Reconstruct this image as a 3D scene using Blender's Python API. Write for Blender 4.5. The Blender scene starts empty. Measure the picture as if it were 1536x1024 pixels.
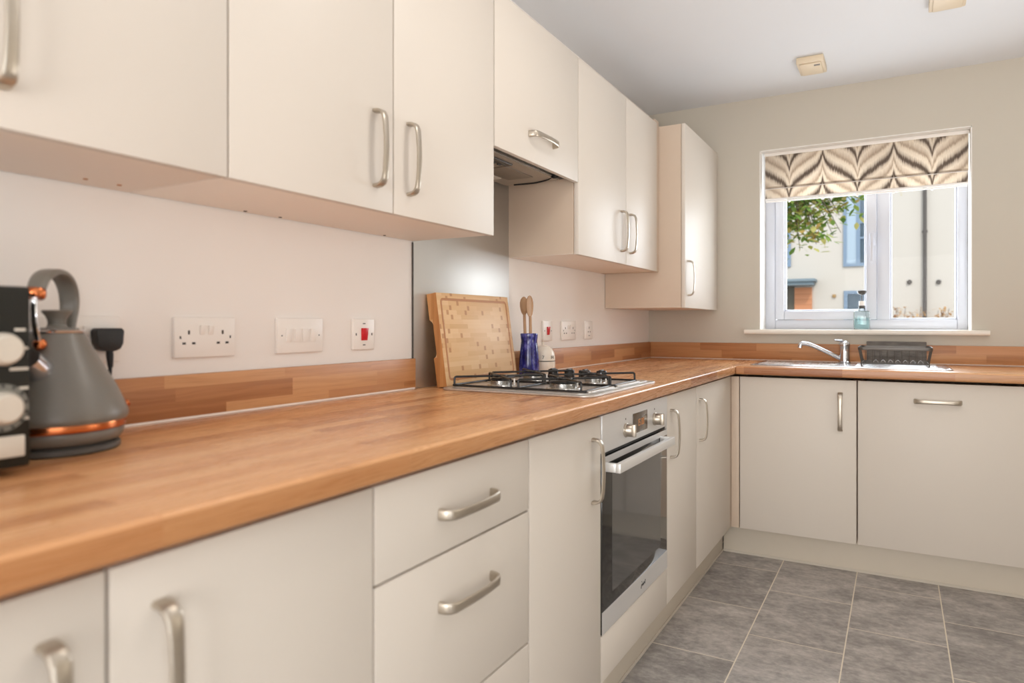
import bpy, bmesh, math, random
from mathutils import Matrix, Vector
random.seed(7)
scene = bpy.context.scene
COL = scene.collection

# ------------------------------------------------------------------ helpers
def lin(c):
    r = []
    for v in c[:3]:
        v = v / 255.0
        r.append(v / 12.92 if v <= 0.04045 else ((v + 0.055) / 1.055) ** 2.4)
    return (r[0], r[1], r[2], 1.0)

class NT:
    def __init__(s, name):
        s.m = bpy.data.materials.new(name); s.m.use_nodes = True
        s.t = s.m.node_tree; s.t.nodes.clear()
        s.out = s.t.nodes.new('ShaderNodeOutputMaterial')
    def n(s, typ, **kw):
        nd = s.t.nodes.new(typ)
        for k, v in kw.items(): setattr(nd, k, v)
        return nd
    def l(s, a, b): s.t.links.new(a, b)
    def put(s, sock, v):
        if hasattr(v, 'is_output'): s.l(v, sock)
        else: sock.default_value = v
    def math(s, op, a, b=0.0, c=0.0):
        nd = s.n('ShaderNodeMath', operation=op)
        s.put(nd.inputs[0], a); s.put(nd.inputs[1], b); s.put(nd.inputs[2], c)
        return nd.outputs[0]
    def pos(s):
        g = s.n('ShaderNodeNewGeometry'); x = s.n('ShaderNodeSeparateXYZ'); s.l(g.outputs['Position'], x.inputs[0])
        return x.outputs[0], x.outputs[1], x.outputs[2]
    def vec(s, x, y, z):
        c = s.n('ShaderNodeCombineXYZ'); s.put(c.inputs[0], x); s.put(c.inputs[1], y); s.put(c.inputs[2], z); return c.outputs[0]
    def noise(s, v, scale=1.0, detail=3.0, rough=0.5, out=0):
        nd = s.n('ShaderNodeTexNoise'); s.l(v, nd.inputs['Vector'])
        nd.inputs['Scale'].default_value = scale; nd.inputs['Detail'].default_value = detail; nd.inputs['Roughness'].default_value = rough
        return nd.outputs[out]
    def white(s, v):
        nd = s.n('ShaderNodeTexWhiteNoise', noise_dimensions='3D'); s.l(v, nd.inputs['Vector']); return nd.outputs['Value']
    def ramp(s, fac, stops, interp='LINEAR'):
        nd = s.n('ShaderNodeValToRGB'); s.l(fac, nd.inputs[0]); cr = nd.color_ramp; cr.interpolation = interp
        while len(cr.elements) < len(stops): cr.elements.new(0.5)
        for e, (p, c) in zip(cr.elements, stops): e.position = p; e.color = lin(c) if max(c) > 1.0001 else (*c[:3], 1)
        return nd.outputs[0]
    def mix(s, f, a, b, blend='MIX'):
        nd = s.n('ShaderNodeMix', data_type='RGBA', blend_type=blend)
        s.put(nd.inputs[0], f); s.put(nd.inputs[6], a); s.put(nd.inputs[7], b); return nd.outputs[2]
    def bump(s, h, strength=0.2, dist=0.001):
        nd = s.n('ShaderNodeBump'); s.l(h, nd.inputs['Height']); nd.inputs['Strength'].default_value = strength; nd.inputs['Distance'].default_value = dist
        return nd.outputs[0]
    def principled(s, color, rough=0.5, metal=0.0, spec=0.5, normal=None, **kw):
        p = s.n('ShaderNodeBsdfPrincipled')
        s.put(p.inputs['Base Color'], color); s.put(p.inputs['Roughness'], rough)
        p.inputs['Metallic'].default_value = metal; p.inputs['Specular IOR Level'].default_value = spec
        if normal is not None: s.l(normal, p.inputs['Normal'])
        for k, v in kw.items(): p.inputs[k.replace('_', ' ')].default_value = v
        s.l(p.outputs[0], s.out.inputs[0]); return p

def plain(name, c, rough=0.5, metal=0.0, spec=0.5, var=0.03, scale=40.0, bump=0.0, **kw):
    """procedural: base colour with a faint noise, optional bump"""
    t = NT(name); x, y, z = t.pos(); v = t.vec(x, y, z)
    nz = t.noise(v, scale, 3)
    a = tuple(min(1, k * (1 - var)) for k in lin(c)[:3]) + (1,); b = tuple(min(1, k * (1 + var)) for k in lin(c)[:3]) + (1,)
    colr = t.mix(nz, a, b)
    nrm = t.bump(t.noise(v, scale * 6, 2), bump, 0.0008) if bump else None
    t.principled(colr, rough, metal, spec, nrm, **kw); return t.m

def M_door(name, c, vertical=True):
    # cream foil door with a faint embossed wood grain
    t = NT(name); x, y, z = t.pos()
    v = t.vec(t.math('MULTIPLY', x, 60), t.math('MULTIPLY', y, 60), t.math('MULTIPLY', z, 4)) if vertical else t.vec(t.math('MULTIPLY', x, 5), t.math('MULTIPLY', y, 5), t.math('MULTIPLY', z, 70))
    g = t.noise(v, 1.0, 4, 0.6)
    big = t.noise(t.vec(x, y, z), 2.5, 2)
    colr = t.mix(big, tuple(k * 0.985 for k in lin(c)[:3]) + (1,), lin(c))
    t.principled(colr, 0.44, 0, 0.38, t.bump(g, 0.10, 0.0012)); return t.m

def M_wood(name, across, along, W=0.0405, L=0.42, dark=(172, 114, 72), mid=(211, 153, 103), light=(230, 181, 132), rough=0.27, bump=0.05, edge=False):
    # block of parallel staves; across / along are functions of the world position
    t = NT(name); x, y, z = t.pos(); P = {'x': x, 'y': y, 'z': z}
    u = across(t, P); v = along(t, P)
    row = t.math('FLOOR', t.math('DIVIDE', u, W))
    off = t.white(t.vec(row, 3.7, 1.3))
    vv = t.math('ADD', t.math('DIVIDE', v, L), t.math('MULTIPLY', off, 5.0))
    colm = t.math('FLOOR', vv)
    rnd = t.white(t.vec(row, colm, 0.5)); rnd2 = t.white(t.vec(colm, row, 9.5))
    sh = t.math('MULTIPLY', rnd, 37.0)
    wav = t.noise(t.vec(t.math('MULTIPLY', u, 10), t.math('MULTIPLY', v, 3), sh), 1.0, 2)
    uu = t.math('ADD', u, t.math('MULTIPLY', wav, 0.03))
    g1 = t.noise(t.vec(t.math('MULTIPLY', uu, 80), t.math('MULTIPLY', v, 1.6), sh), 1.0, 3, 0.5)
    g2 = t.noise(t.vec(t.math('MULTIPLY', uu, 420), t.math('MULTIPLY', v, 9), sh), 1.0, 2)
    base = t.ramp(t.math('ADD', t.math('ADD', .12, t.math('MULTIPLY', rnd, 0.72)), t.math('MULTIPLY', t.math('SUBTRACT', g1, 0.5), .75), 0) , [(0.0, dark), (0.45, mid), (1.0, light)])
    pores = t.ramp(g2, [(0.28, (0.74, 0.66, 0.60)), (0.46, (1, 1, 1))])
    c = t.mix(0.55, base, pores, 'MULTIPLY')
    tint = t.mix(t.math('MULTIPLY', rnd2, 0.18), c, lin((176, 108, 74)))
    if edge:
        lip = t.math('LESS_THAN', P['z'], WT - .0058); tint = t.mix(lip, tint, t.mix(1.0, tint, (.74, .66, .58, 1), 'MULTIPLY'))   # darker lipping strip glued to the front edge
    t.principled(tint, t.math('ADD', t.math('MULTIPLY', g2, 0.12), rough - 0.05), 0, 0.5, t.bump(g2, bump, 0.0006)); return t.m

# ------------------------------------------------------------------ mesh building
def BM(): return bmesh.new()
def box(bm, x0, x1, y0, y1, z0, z1, bev=0.0, seg=2):
    r = bmesh.ops.create_cube(bm, size=1.0); vs = r['verts']
    for v in vs:
        v.co = Vector((x0 + (v.co.x + .5) * (x1 - x0), y0 + (v.co.y + .5) * (y1 - y0), z0 + (v.co.z + .5) * (z1 - z0)))
    if bev > 0:
        es = list({e for v in vs for e in v.link_edges})
        before = set(bm.verts)
        res = bmesh.ops.bevel(bm, geom=es, offset=bev, segments=seg, affect='EDGES', profile=0.5)
        vs = list({v for f in res['faces'] for v in f.verts} | {v for v in vs if v.is_valid})
    return vs
def prism(bm, pts, axis, a0, a1, bev=0.0):
    """extrude a 2-D outline along axis ('x': pts=(y,z), 'y': pts=(x,z), 'z': pts=(x,y))"""
    def P(p, a): return {'x': (a, p[0], p[1]), 'y': (p[0], a, p[1]), 'z': (p[0], p[1], a)}[axis]
    A = [bm.verts.new(P(p, a0)) for p in pts]; B = [bm.verts.new(P(p, a1)) for p in pts]
    n = len(pts); fs = [bm.faces.new(A), bm.faces.new(B[::-1])]
    for i in range(n): fs.append(bm.faces.new((A[i], B[i], B[(i + 1) % n], A[(i + 1) % n])))
    bmesh.ops.recalc_face_normals(bm, faces=fs)
    if bev > 0:
        bmesh.ops.bevel(bm, geom=list({e for f in fs for e in f.edges}), offset=bev, segments=2, affect='EDGES', profile=.5)
    return A + B
def frame_of(axis):
    a = Vector(axis).normalized(); h = Vector((0, 0, 1)) if abs(a.z) < .9 else Vector((1, 0, 0))
    u = a.cross(h).normalized(); return u, a.cross(u).normalized(), a
def lathe(bm, prof, c=(0, 0, 0), axis=(0, 0, 1), seg=32, sx=1.0):
    u, w, a = frame_of(axis); c = Vector(c); rings = []
    for r, h in prof:
        if r < 1e-6: rings.append([bm.verts.new(c + a * h)])
        else: rings.append([bm.verts.new(c + a * h + (u * math.cos(2 * math.pi * i / seg) * sx + w * math.sin(2 * math.pi * i / seg)) * r) for i in range(seg)])
    fs = []
    for A, B in zip(rings, rings[1:]):
        if len(A) == 1 and len(B) == 1: continue
        for i in range(seg):
            j = (i + 1) % seg
            if len(A) == 1: fs.append(bm.faces.new((A[0], B[i], B[j])))
            elif len(B) == 1: fs.append(bm.faces.new((A[i], B[0], A[j])))
            else: fs.append(bm.faces.new((A[i], B[i], B[j], A[j])))
    if len(rings[0]) > 1: fs.append(bm.faces.new(rings[0]))
    if len(rings[-1]) > 1: fs.append(bm.faces.new(rings[-1][::-1]))
    bmesh.ops.recalc_face_normals(bm, faces=fs)
def cyl(bm, c, r, h, axis=(0, 0, 1), seg=24, bev=0.0):
    if bev: lathe(bm, [(0, 0), (r - bev, 0), (r, bev), (r, h - bev), (r - bev, h), (0, h)], c, axis, seg)
    else: lathe(bm, [(0, 0), (r, 0), (r, h), (0, h)], c, axis, seg)
def sweep(bm, pts, wdir, w, t, n=10, closed=False):
    """ribbon: super-ellipse section, width w along wdir (Vector, or list per point), thickness t"""
    pts = [Vector(p) for p in pts]; N = len(pts); rings = []
    for i, p in enumerate(pts):
        a = pts[(i - 1) % N] if (i > 0 or closed) else pts[0]; b = pts[(i + 1) % N] if (i < N - 1 or closed) else pts[-1]
        tg = (b - a).normalized(); wd = Vector(wdir); wd = (wd - tg * wd.dot(tg)).normalized(); nd = tg.cross(wd)
        ww = w[i] if isinstance(w, (list, tuple)) else w; tt = t[i] if isinstance(t, (list, tuple)) else t
        ring = []
        for k in range(n):
            ang = 2 * math.pi * (k + .5) / n; ca, sa = math.cos(ang), math.sin(ang)
            ring.append(bm.verts.new(p + wd * (math.copysign(abs(ca) ** .6, ca) * ww / 2) + nd * (math.copysign(abs(sa) ** .6, sa) * tt / 2)))
        rings.append(ring)
    fs = []
    pairs = list(zip(rings, rings[1:])) + ([(rings[-1], rings[0])] if closed else [])
    for A, B in pairs:
        for k in range(n): fs.append(bm.faces.new((A[k], A[(k + 1) % n], B[(k + 1) % n], B[k])))
    if not closed: fs.append(bm.faces.new(rings[0][::-1])); fs.append(bm.faces.new(rings[-1]))
    bmesh.ops.recalc_face_normals(bm, faces=fs)
def tube(bm, pts, r, n=8, closed=False):
    pts = [Vector(p) for p in pts]; N = len(pts); rings = []; ref = None
    for i, p in enumerate(pts):
        a = pts[(i - 1) % N] if (i > 0 or closed) else pts[0]; b = pts[(i + 1) % N] if (i < N - 1 or closed) else pts[-1]
        tg = (b - a).normalized()
        if ref is None: ref = frame_of(tg)[0]
        ref = (ref - tg * ref.dot(tg)).normalized(); o = tg.cross(ref)
        rr = r[i] if isinstance(r, (list, tuple)) else r
        rings.append([bm.verts.new(p + (ref * math.cos(2 * math.pi * k / n) + o * math.sin(2 * math.pi * k / n)) * rr) for k in range(n)])
    fs = []
    pairs = list(zip(rings, rings[1:])) + ([(rings[-1], rings[0])] if closed else [])
    for A, B in pairs:
        for k in range(n): fs.append(bm.faces.new((A[k], A[(k + 1) % n], B[(k + 1) % n], B[k])))
    if not closed: fs.append(bm.faces.new(rings[0][::-1])); fs.append(bm.faces.new(rings[-1]))
    bmesh.ops.recalc_face_normals(bm, faces=fs)
def arc(p0, p1, p2, n=6):
    """quadratic bend"""
    p0, p1, p2 = map(Vector, (p0, p1, p2))
    return [p0 * (1 - t) ** 2 + p1 * 2 * t * (1 - t) + p2 * t * t for t in [i / n for i in range(n + 1)]]
def smoothpath(pts, r=0.01, n=5):
    pts = [Vector(p) for p in pts]; out = [pts[0]]
    for a, b, c in zip(pts, pts[1:], pts[2:]):
        d1 = (a - b); d2 = (c - b); q = min(r, d1.length * .49, d2.length * .49)
        out += arc(b + d1.normalized() * q, b, b + d2.normalized() * q, n)
    return out + [pts[-1]]

ROOT = {}
def root_loc(o):
    while o.parent: o = o.parent
    return o.location.copy()
def obj(name, bm, mat, parent=None, loc=None, smooth=True, angle=35):
    me = bpy.data.meshes.new(name)
    off = root_loc(parent) if parent else Vector(loc if loc else (0, 0, 0))
    bmesh.ops.translate(bm, verts=bm.verts, vec=-off)
    bm.to_mesh(me); bm.free()
    if smooth:
        for p in me.polygons: p.use_smooth = True
        me.set_sharp_from_angle(angle=math.radians(angle))
    for m in (mat if isinstance(mat, (list, tuple)) else [mat]): me.materials.append(m)
    o = bpy.data.objects.new(name, me); COL.objects.link(o)
    if parent: o.parent = parent
    else: o.location = off
    return o
def tag(o, label, cat, group=None):
    o['label'] = label; o['category'] = cat
    if group: o['group'] = group
    return o
def thing(name, label, cat, loc, group=None):
    o = bpy.data.objects.new(name, None); COL.objects.link(o); o.location = loc; o.empty_display_size = .05
    return tag(o, label, cat, group)
def struct(o): o['kind'] = 'structure'; return o
def plabel(o, l): o['label'] = l; return o

# ------------------------------------------------------------------ dimensions (metres)
H = 2.38; WT = 0.925; WB = 0.887
XR = 2.62; YR = -6.4
DX = 0.6036; DT = 0.018            # base door face
UX = 0.2953; UB = 1.378; UT = 2.092
TX = 0.4126

# ------------------------------------------------------------------ materials
CREAM = (216, 207, 196)
m_door = M_door('cream_door', CREAM)
m_drawer = M_door('cream_drawer_front', CREAM, False)
m_carc = plain('cream_carcass', (206, 187, 168), 0.5, var=.01)
m_bottom = plain('pale_melamine', (238, 226, 213), 0.45, var=.01)
m_plinth = plain('cream_plinth', (216, 206, 190), 0.45, var=.01)
m_wall = plain('cream_wall_paint', (238, 233, 228), 0.75, var=.015, scale=6, bump=.04)
m_wallb = plain('greige_wall_paint', (199, 192, 179), 0.8, var=.015, scale=6, bump=.04)
m_ceil = plain('white_ceiling_paint', (224, 226, 229), 0.85, var=.01, scale=5)
m_white = plain('white_plastic', (240, 235, 229), 0.35, var=.01)
m_upvc = plain('white_window_plastic', (208, 211, 220), 0.3, var=.01)
m_reveal = plain('white_reveal_paint', (240, 238, 234), 0.6, var=.01)
m_sill = plain('white_gloss_sill', (236, 228, 216), 0.35, var=.01)
m_nickel = plain('satin_nickel', (190, 180, 166), 0.34, 0.9, var=.04, scale=90)
m_black = plain('black_plastic', (28, 28, 30), 0.45, var=.1)
m_dark = plain('dark_slot', (50, 46, 44), 0.7, var=.05)
m_rub = plain('black_rubber', (22, 22, 23), 0.6, var=.05)
m_red = plain('red_rocker', (205, 22, 34), 0.3, var=.03)
m_chrome = plain('chrome', (214, 216, 222), 0.12, 1.0, var=.01)
m_copper = plain('polished_copper', (205, 120, 74), 0.2, 1.0, var=.03)
m_kettle = plain('matt_grey_enamel', (116, 111, 103), 0.36, var=.02, scale=60)
m_kdark = plain('grey_plastic', (78, 74, 69), 0.45, var=.03)
m_micro = plain('black_enamel', (33, 31, 25), 0.42, spec=.25, var=.05)
m_knobcream = plain('cream_knob', (205, 196, 182), 0.4, var=.02)
m_seal = plain('white_sealant', (226, 212, 200), 0.5, var=.02)
m_iron = plain('black_enamelled_wire', (24, 23, 23), 0.35, var=.1)
m_wire = plain('dark_grey_wire', (98, 94, 90), 0.4, 0.6, var=.05)
m_slab = None
m_blue = None
def steel(name, c=(196, 194, 190), rough=.28, ax='y', b=.05, metal=1.0):
    t = NT(name); x, y, z = t.pos()
    k = {'x': (6, 300, 300), 'y': (300, 6, 300), 'z': (300, 300, 6)}[ax]
    g = t.noise(t.vec(t.math('MULTIPLY', x, k[0]), t.math('MULTIPLY', y, k[1]), t.math('MULTIPLY', z, k[2])), 1.0, 2)
    t.principled(t.mix(g, tuple(v * .94 for v in lin(c)[:3]) + (1,), lin(c)), t.math('ADD', rough - .05, t.math('MULTIPLY', g, .1)), metal, .5, t.bump(g, b, .0004)); return t.m
m_steel = steel('brushed_steel')
m_steelo = steel('brushed_steel_fascia', (226, 225, 224), .45, metal=.55)
m_hob = steel('hob_steel', (216, 213, 209), .36, metal=.8)
m_steelh = steel('oven_handle_steel', (232, 231, 229), .4, metal=.55)
m_steelx = steel('sink_steel', (206, 206, 208), .22, 'x')
m_splash = steel('splashback_steel', (206, 204, 200), .46, 'z', .03)
m_hoodm = plain('grey_metal_mesh', (150, 140, 128), .45, .6, var=.12, scale=500)
m_hoodp = plain('hood_casing', (176, 164, 150), .4, .4, var=.03)

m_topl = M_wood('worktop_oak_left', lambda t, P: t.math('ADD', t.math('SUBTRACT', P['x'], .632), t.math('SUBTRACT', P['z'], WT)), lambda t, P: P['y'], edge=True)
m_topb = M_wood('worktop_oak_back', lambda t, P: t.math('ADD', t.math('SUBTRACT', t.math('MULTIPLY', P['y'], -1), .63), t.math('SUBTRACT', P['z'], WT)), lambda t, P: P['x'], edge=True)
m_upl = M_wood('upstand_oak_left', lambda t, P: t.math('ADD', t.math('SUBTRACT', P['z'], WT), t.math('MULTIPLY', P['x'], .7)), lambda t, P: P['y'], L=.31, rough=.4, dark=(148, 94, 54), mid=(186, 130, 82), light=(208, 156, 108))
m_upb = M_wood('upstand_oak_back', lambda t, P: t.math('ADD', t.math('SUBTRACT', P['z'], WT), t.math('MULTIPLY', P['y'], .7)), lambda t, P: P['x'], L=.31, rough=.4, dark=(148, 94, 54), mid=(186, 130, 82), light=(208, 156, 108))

def M_floor():
    t = NT('slate_tile_floor'); x, y, z = t.pos()
    u = t.math('DIVIDE', t.math('SUBTRACT', x, .83), .3125); cu = t.math('FLOOR', u); fu = t.math('SUBTRACT', u, cu)
    odd = t.math('MODULO', t.math('ADD', cu, 20), 2)
    v = t.math('ADD', t.math('DIVIDE', t.math('ADD', y, .926), .4705), t.math('MULTIPLY', odd, .5)); cv = t.math('FLOOR', v); fv = t.math('SUBTRACT', v, cv)
    du = t.math('MULTIPLY', t.math('SUBTRACT', .5, t.math('ABSOLUTE', t.math('SUBTRACT', fu, .5))), .3125)
    dv = t.math('MULTIPLY', t.math('SUBTRACT', .5, t.math('ABSOLUTE', t.math('SUBTRACT', fv, .5))), .4705)
    gu = t.math('LESS_THAN', du, .0021); gv = t.math('LESS_THAN', dv, .0019)
    g = t.math('MAXIMUM', gu, gv)
    rnd = t.white(t.vec(cu, cv, 4.2))
    big = t.noise(t.vec(t.math('MULTIPLY', x, 7), t.math('MULTIPLY', y, 10), t.math('MULTIPLY', rnd, 30)), 1.0, 6, .62)
    fine = t.noise(t.vec(t.math('MULTIPLY', x, 40), t.math('MULTIPLY', y, 52), t.math('MULTIPLY', rnd, 50)), 1.0, 5, .65)
    mixv = t.math('ADD', t.math('MULTIPLY', big, .6), t.math('MULTIPLY', fine, .5))
    c = t.ramp(t.math('ADD', mixv, t.math('MULTIPLY', t.math('SUBTRACT', rnd, .5), .1)), [(.30, (108, 104, 101)), (.5, (150, 145, 141)), (.62, (177, 171, 166)), (.78, (206, 200, 194))])
    c2 = t.mix(g, c, lin((226, 216, 198)))
    h = t.math('SUBTRACT', fine, t.math('MULTIPLY', g, .8))
    t.principled(c2, t.math('ADD', .34, t.math('MULTIPLY', fine, .3)), 0, .45, t.bump(h, .12, .001)); return t.m
m_floor = M_floor()

def M_blind():
    t = NT('ikat_blind_fabric'); x, y, z = t.pos()
    P = .336
    ph = t.math('DIVIDE', t.math('SUBTRACT', x, .781), P)
    f = t.math('FRACT', t.math('ADD', ph, 10.0))                    # 0 at V, .5 at the peak
    tt = t.math('SUBTRACT', 1.0, t.math('ABSOLUTE', t.math('SUBTRACT', t.math('MULTIPLY', f, 2), 1.0)))
    s = t.math('SUBTRACT', t.math('MULTIPLY', tt, 2), 1.0)
    s3 = t.math('MULTIPLY', t.math('MULTIPLY', s, s), s); s7 = t.math('MULTIPLY', t.math('MULTIPLY', s3, s3), s)
    h = t.math('MULTIPLY', t.math('ADD', t.math('MULTIPLY', s, .5), t.math('MULTIPLY', s7, .5)), .115)
    thread = t.noise(t.vec(t.math('MULTIPLY', x, 330), t.math('MULTIPLY', z, 9), 0.0), 1.0, 2)
    jag = t.math('MULTIPLY', t.math('SUBTRACT', thread, .5), .045)
    q = t.math('ADD', t.math('DIVIDE', t.math('SUBTRACT', t.math('SUBTRACT', z, 1.943), t.math('ADD', h, jag)), .150), 20.0)
    q = t.math('FRACT', q)
    c = t.ramp(q, [(0, (128, 116, 106)), (.06, (142, 129, 118)), (.14, (210, 199, 185)), (.26, (238, 228, 214)), (.40, (234, 223, 208)), (.50, (196, 180, 163)), (.60, (220, 207, 192)), (.76, (238, 228, 214)), (.88, (216, 204, 190)), (.95, (146, 133, 122)), (1.0, (128, 116, 106))])
    weave = t.noise(t.vec(t.math('MULTIPLY', x, 700), t.math('MULTIPLY', z, 40), 0.0), 1.0, 2)
    c = t.mix(.25, c, t.ramp(weave, [(.35, (.7, .68, .66)), (.6, (1, 1, 1))]), 'MULTIPLY')
    d = t.n('ShaderNodeBsdfDiffuse'); t.l(c, d.inputs[0]); tr = t.n('ShaderNodeBsdfTranslucent'); t.l(c, tr.inputs[0])
    mx = t.n('ShaderNodeMixShader'); mx.inputs[0].default_value = .5; t.l(d.outputs[0], mx.inputs[1]); t.l(tr.outputs[0], mx.inputs[2]); t.l(mx.outputs[0], t.out.inputs[0])
    return t.m
m_blind = M_blind()

def M_glass(name, tint=(1, 1, 1, 1), refl=.9):
    t = NT(name); lw = t.n('ShaderNodeFresnel'); lw.inputs[0].default_value = 1.45
    tr = t.n('ShaderNodeBsdfTransparent'); tr.inputs[0].default_value = tint
    gl = t.n('ShaderNodeBsdfGlossy'); gl.inputs['Roughness'].default_value = .02
    mx = t.n('ShaderNodeMixShader'); t.l(t.math('MULTIPLY', lw.outputs[0], refl), mx.inputs[0]); t.l(tr.outputs[0], mx.inputs[1]); t.l(gl.outputs[0], mx.inputs[2]); t.l(mx.outputs[0], t.out.inputs[0])
    return t.m
m_pane = M_glass('window_glass', (.97, .98, .98, 1), .08)
m_bottle = M_glass('teal_tinted_glass', (.93, .98, .98, 1), 1.2)

def M_bamboo():
    t = NT('bamboo_blocks'); x, y, z = t.pos()
    W, L = .0150, .105
    row = t.math('FLOOR', t.math('DIVIDE', z, W)); off = t.white(t.vec(row, 1.7, 5.3))
    vv = t.math('ADD', t.math('DIVIDE', y, L), t.math('MULTIPLY', off, 7)); cv = t.math('FLOOR', vv); fv = t.math('SUBTRACT', vv, cv)
    rnd = t.white(t.vec(row, cv, 2.5)); rnd2 = t.white(t.vec(cv, row, 6.5))
    g = t.noise(t.vec(t.math('MULTIPLY', x, 90), t.math('MULTIPLY', y, 6), t.math('MULTIPLY', z, 500)), 1.0, 3)
    c = t.ramp(t.math('ADD', t.math('MULTIPLY', rnd, .6), t.math('MULTIPLY', g, .4)), [(0, (202, 158, 110)), (.5, (218, 178, 132)), (1, (230, 196, 154))])
    node = t.math('MULTIPLY', t.math('LESS_THAN', t.math('ABSOLUTE', t.math('SUBTRACT', fv, .5)), .06), t.math('GREATER_THAN', rnd2, .55))
    c = t.mix(t.math('MULTIPLY', node, .65), c, lin((164, 106, 64)))
    t.principled(c, .45, 0, .4); return t.m
m_bamboo = M_bamboo()
m_bamedge = M_wood('bamboo_edge', lambda t, P: P['x'], lambda t, P: P['z'], W=.012, L=.5, dark=(176, 116, 62), mid=(200, 142, 84), light=(216, 164, 106), rough=.5)
m_groove = plain('bamboo_groove', (172, 112, 58), .5, var=.08)
m_spoon = M_wood('spoon_wood', lambda t, P: P['y'], lambda t, P: P['z'], W=.05, L=.6, dark=(168, 132, 98), mid=(196, 160, 124), light=(212, 180, 146), rough=.55)
def M_pot():
    t = NT('cobalt_glaze'); x, y, z = t.pos()
    n = t.noise(t.vec(t.math('MULTIPLY', x, 60), t.math('MULTIPLY', y, 60), t.math('MULTIPLY', z, 28)), 1.0, 3, .6)
    c = t.ramp(n, [(.3, (20, 18, 66)), (.5, (34, 34, 112)), (.66, (92, 92, 168)), (.8, (170, 170, 214))])
    t.principled(c, .15, 0, .6, t.bump(n, .3, .002)); return t.m
m_blue = M_pot()
def M_slab():
    t = NT('grey_board'); x, y, z = t.pos()
    n = t.noise(t.vec(t.math('MULTIPLY', x, 18), y, t.math('MULTIPLY', z, 60)), 1.0, 4, .6)
    t.principled(t.ramp(n, [(.3, (84, 79, 74)), (.7, (124, 117, 110))]), .5, 0, .4); return t.m
m_slab = M_slab()
m_timer = plain('cream_timer_plastic', (226, 216, 202), .3, var=.02)
m_timerw = plain('timer_grey', (120, 116, 112), .4, var=.02)
m_display = plain('brown_display_glass', (92, 78, 64), .12, var=.05)
m_digits = NT('amber_digits'); _p = m_digits.principled(lin((190, 130, 78)), .4); _p.inputs['Emission Color'].default_value = lin((255, 150, 60)); _p.inputs['Emission Strength'].default_value = .1; m_digits = m_digits.m
m_ovenglass = plain('oven_black_glass', (30, 29, 28), .06, 0, .8, var=.02)
m_oveninner = plain('oven_inner_glass', (70, 70, 70), .06, 0, .8, var=.02)
m_beige = plain('beige_detector', (222, 205, 178), .5, var=.02)

# ------------------------------------------------------------------ room shell
b = BM(); box(b, -.2, XR + .2, YR - .2, .0, -.12, 0); struct(obj('floor', b, m_floor, smooth=False))
b = BM(); box(b, -.2, XR + .2, YR - .2, .3, H, H + .15); struct(obj('ceiling', b, m_ceil, smooth=False))
b = BM(); box(b, -.2, 0, YR - .2, .3, -.12, H); struct(obj('wall_left', b, m_wall, smooth=False))
PY0, PY1 = -5.8, -4.15                                # unseen glazed doors, added to the right wall for side light
b = BM(); box(b, XR, XR + .2, YR - .2, PY0, -.12, H); box(b, XR, XR + .2, PY1, .3, -.12, H); box(b, XR, XR + .2, PY0, PY1, 2.1, H); struct(obj('wall_right', b, m_wallb, smooth=False))
d1 = struct(bpy.data.objects.new('added_door_1', None)); COL.objects.link(d1); d1.location = (0, 0, 0)
b = BM()
for y0 in (PY0, (PY0 + PY1) / 2 - .05, PY1 - .06): box(b, XR + .06, XR + .12, y0, y0 + .06, .02, 2.1, .004)
box(b, XR + .06, XR + .12, PY0, PY1, 0, .08, .004); box(b, XR + .06, XR + .12, PY0, PY1, 2.04, 2.1, .004); obj('added_door_frame', b, m_upvc, d1)
b = BM(); box(b, XR + .085, XR + .095, PY0 + .05, PY1 - .05, .07, 2.05); obj('pane', b, m_pane, d1, smooth=False)
WX0, WX1, WZ0, WZ1 = .635, 1.616, 1.0966, 2.0865
b = BM()
box(b, 0, WX0, 0, .3, -.12, H); box(b, WX1, XR, 0, .3, -.12, H); box(b, WX0, WX1, 0, .3, -.12, WZ0 - .026); box(b, WX0, WX1, 0, .3, WZ1, H)
struct(obj('wall_back', b, m_wallb, smooth=False))
# rear wall; its unseen glazed opening is added to give fill from behind
RX0, RX1, RZ1 = .55, 2.25, 2.1
b = BM(); box(b, 0, RX0, YR - .2, YR, -.12, H); box(b, RX1, XR, YR - .2, YR, -.12, H); box(b, RX0, RX1, YR - .2, YR, RZ1, H)
struct(obj('wall_front', b, m_wallb, smooth=False))
w2 = struct(bpy.data.objects.new('added_window_2', None)); COL.objects.link(w2); w2.location = (0, 0, 0)
b = BM()
for x0 in (RX0, (RX0 + RX1) / 2 - .03, RX1 - .06): box(b, x0, x0 + .06, YR - .12, YR - .06, .02, RZ1, .004)
box(b, RX0, RX1, YR - .12, YR - .06, 0, .06, .004); box(b, RX0, RX1, YR - .12, YR - .06, RZ1 - .06, RZ1, .004)
obj('window_frame', b, m_upvc, w2)
b = BM(); box(b, RX0 + .05, RX1 - .05, YR - .095, YR - .085, .05, RZ1 - .05); obj('pane', b, m_pane, w2, smooth=False)

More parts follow.
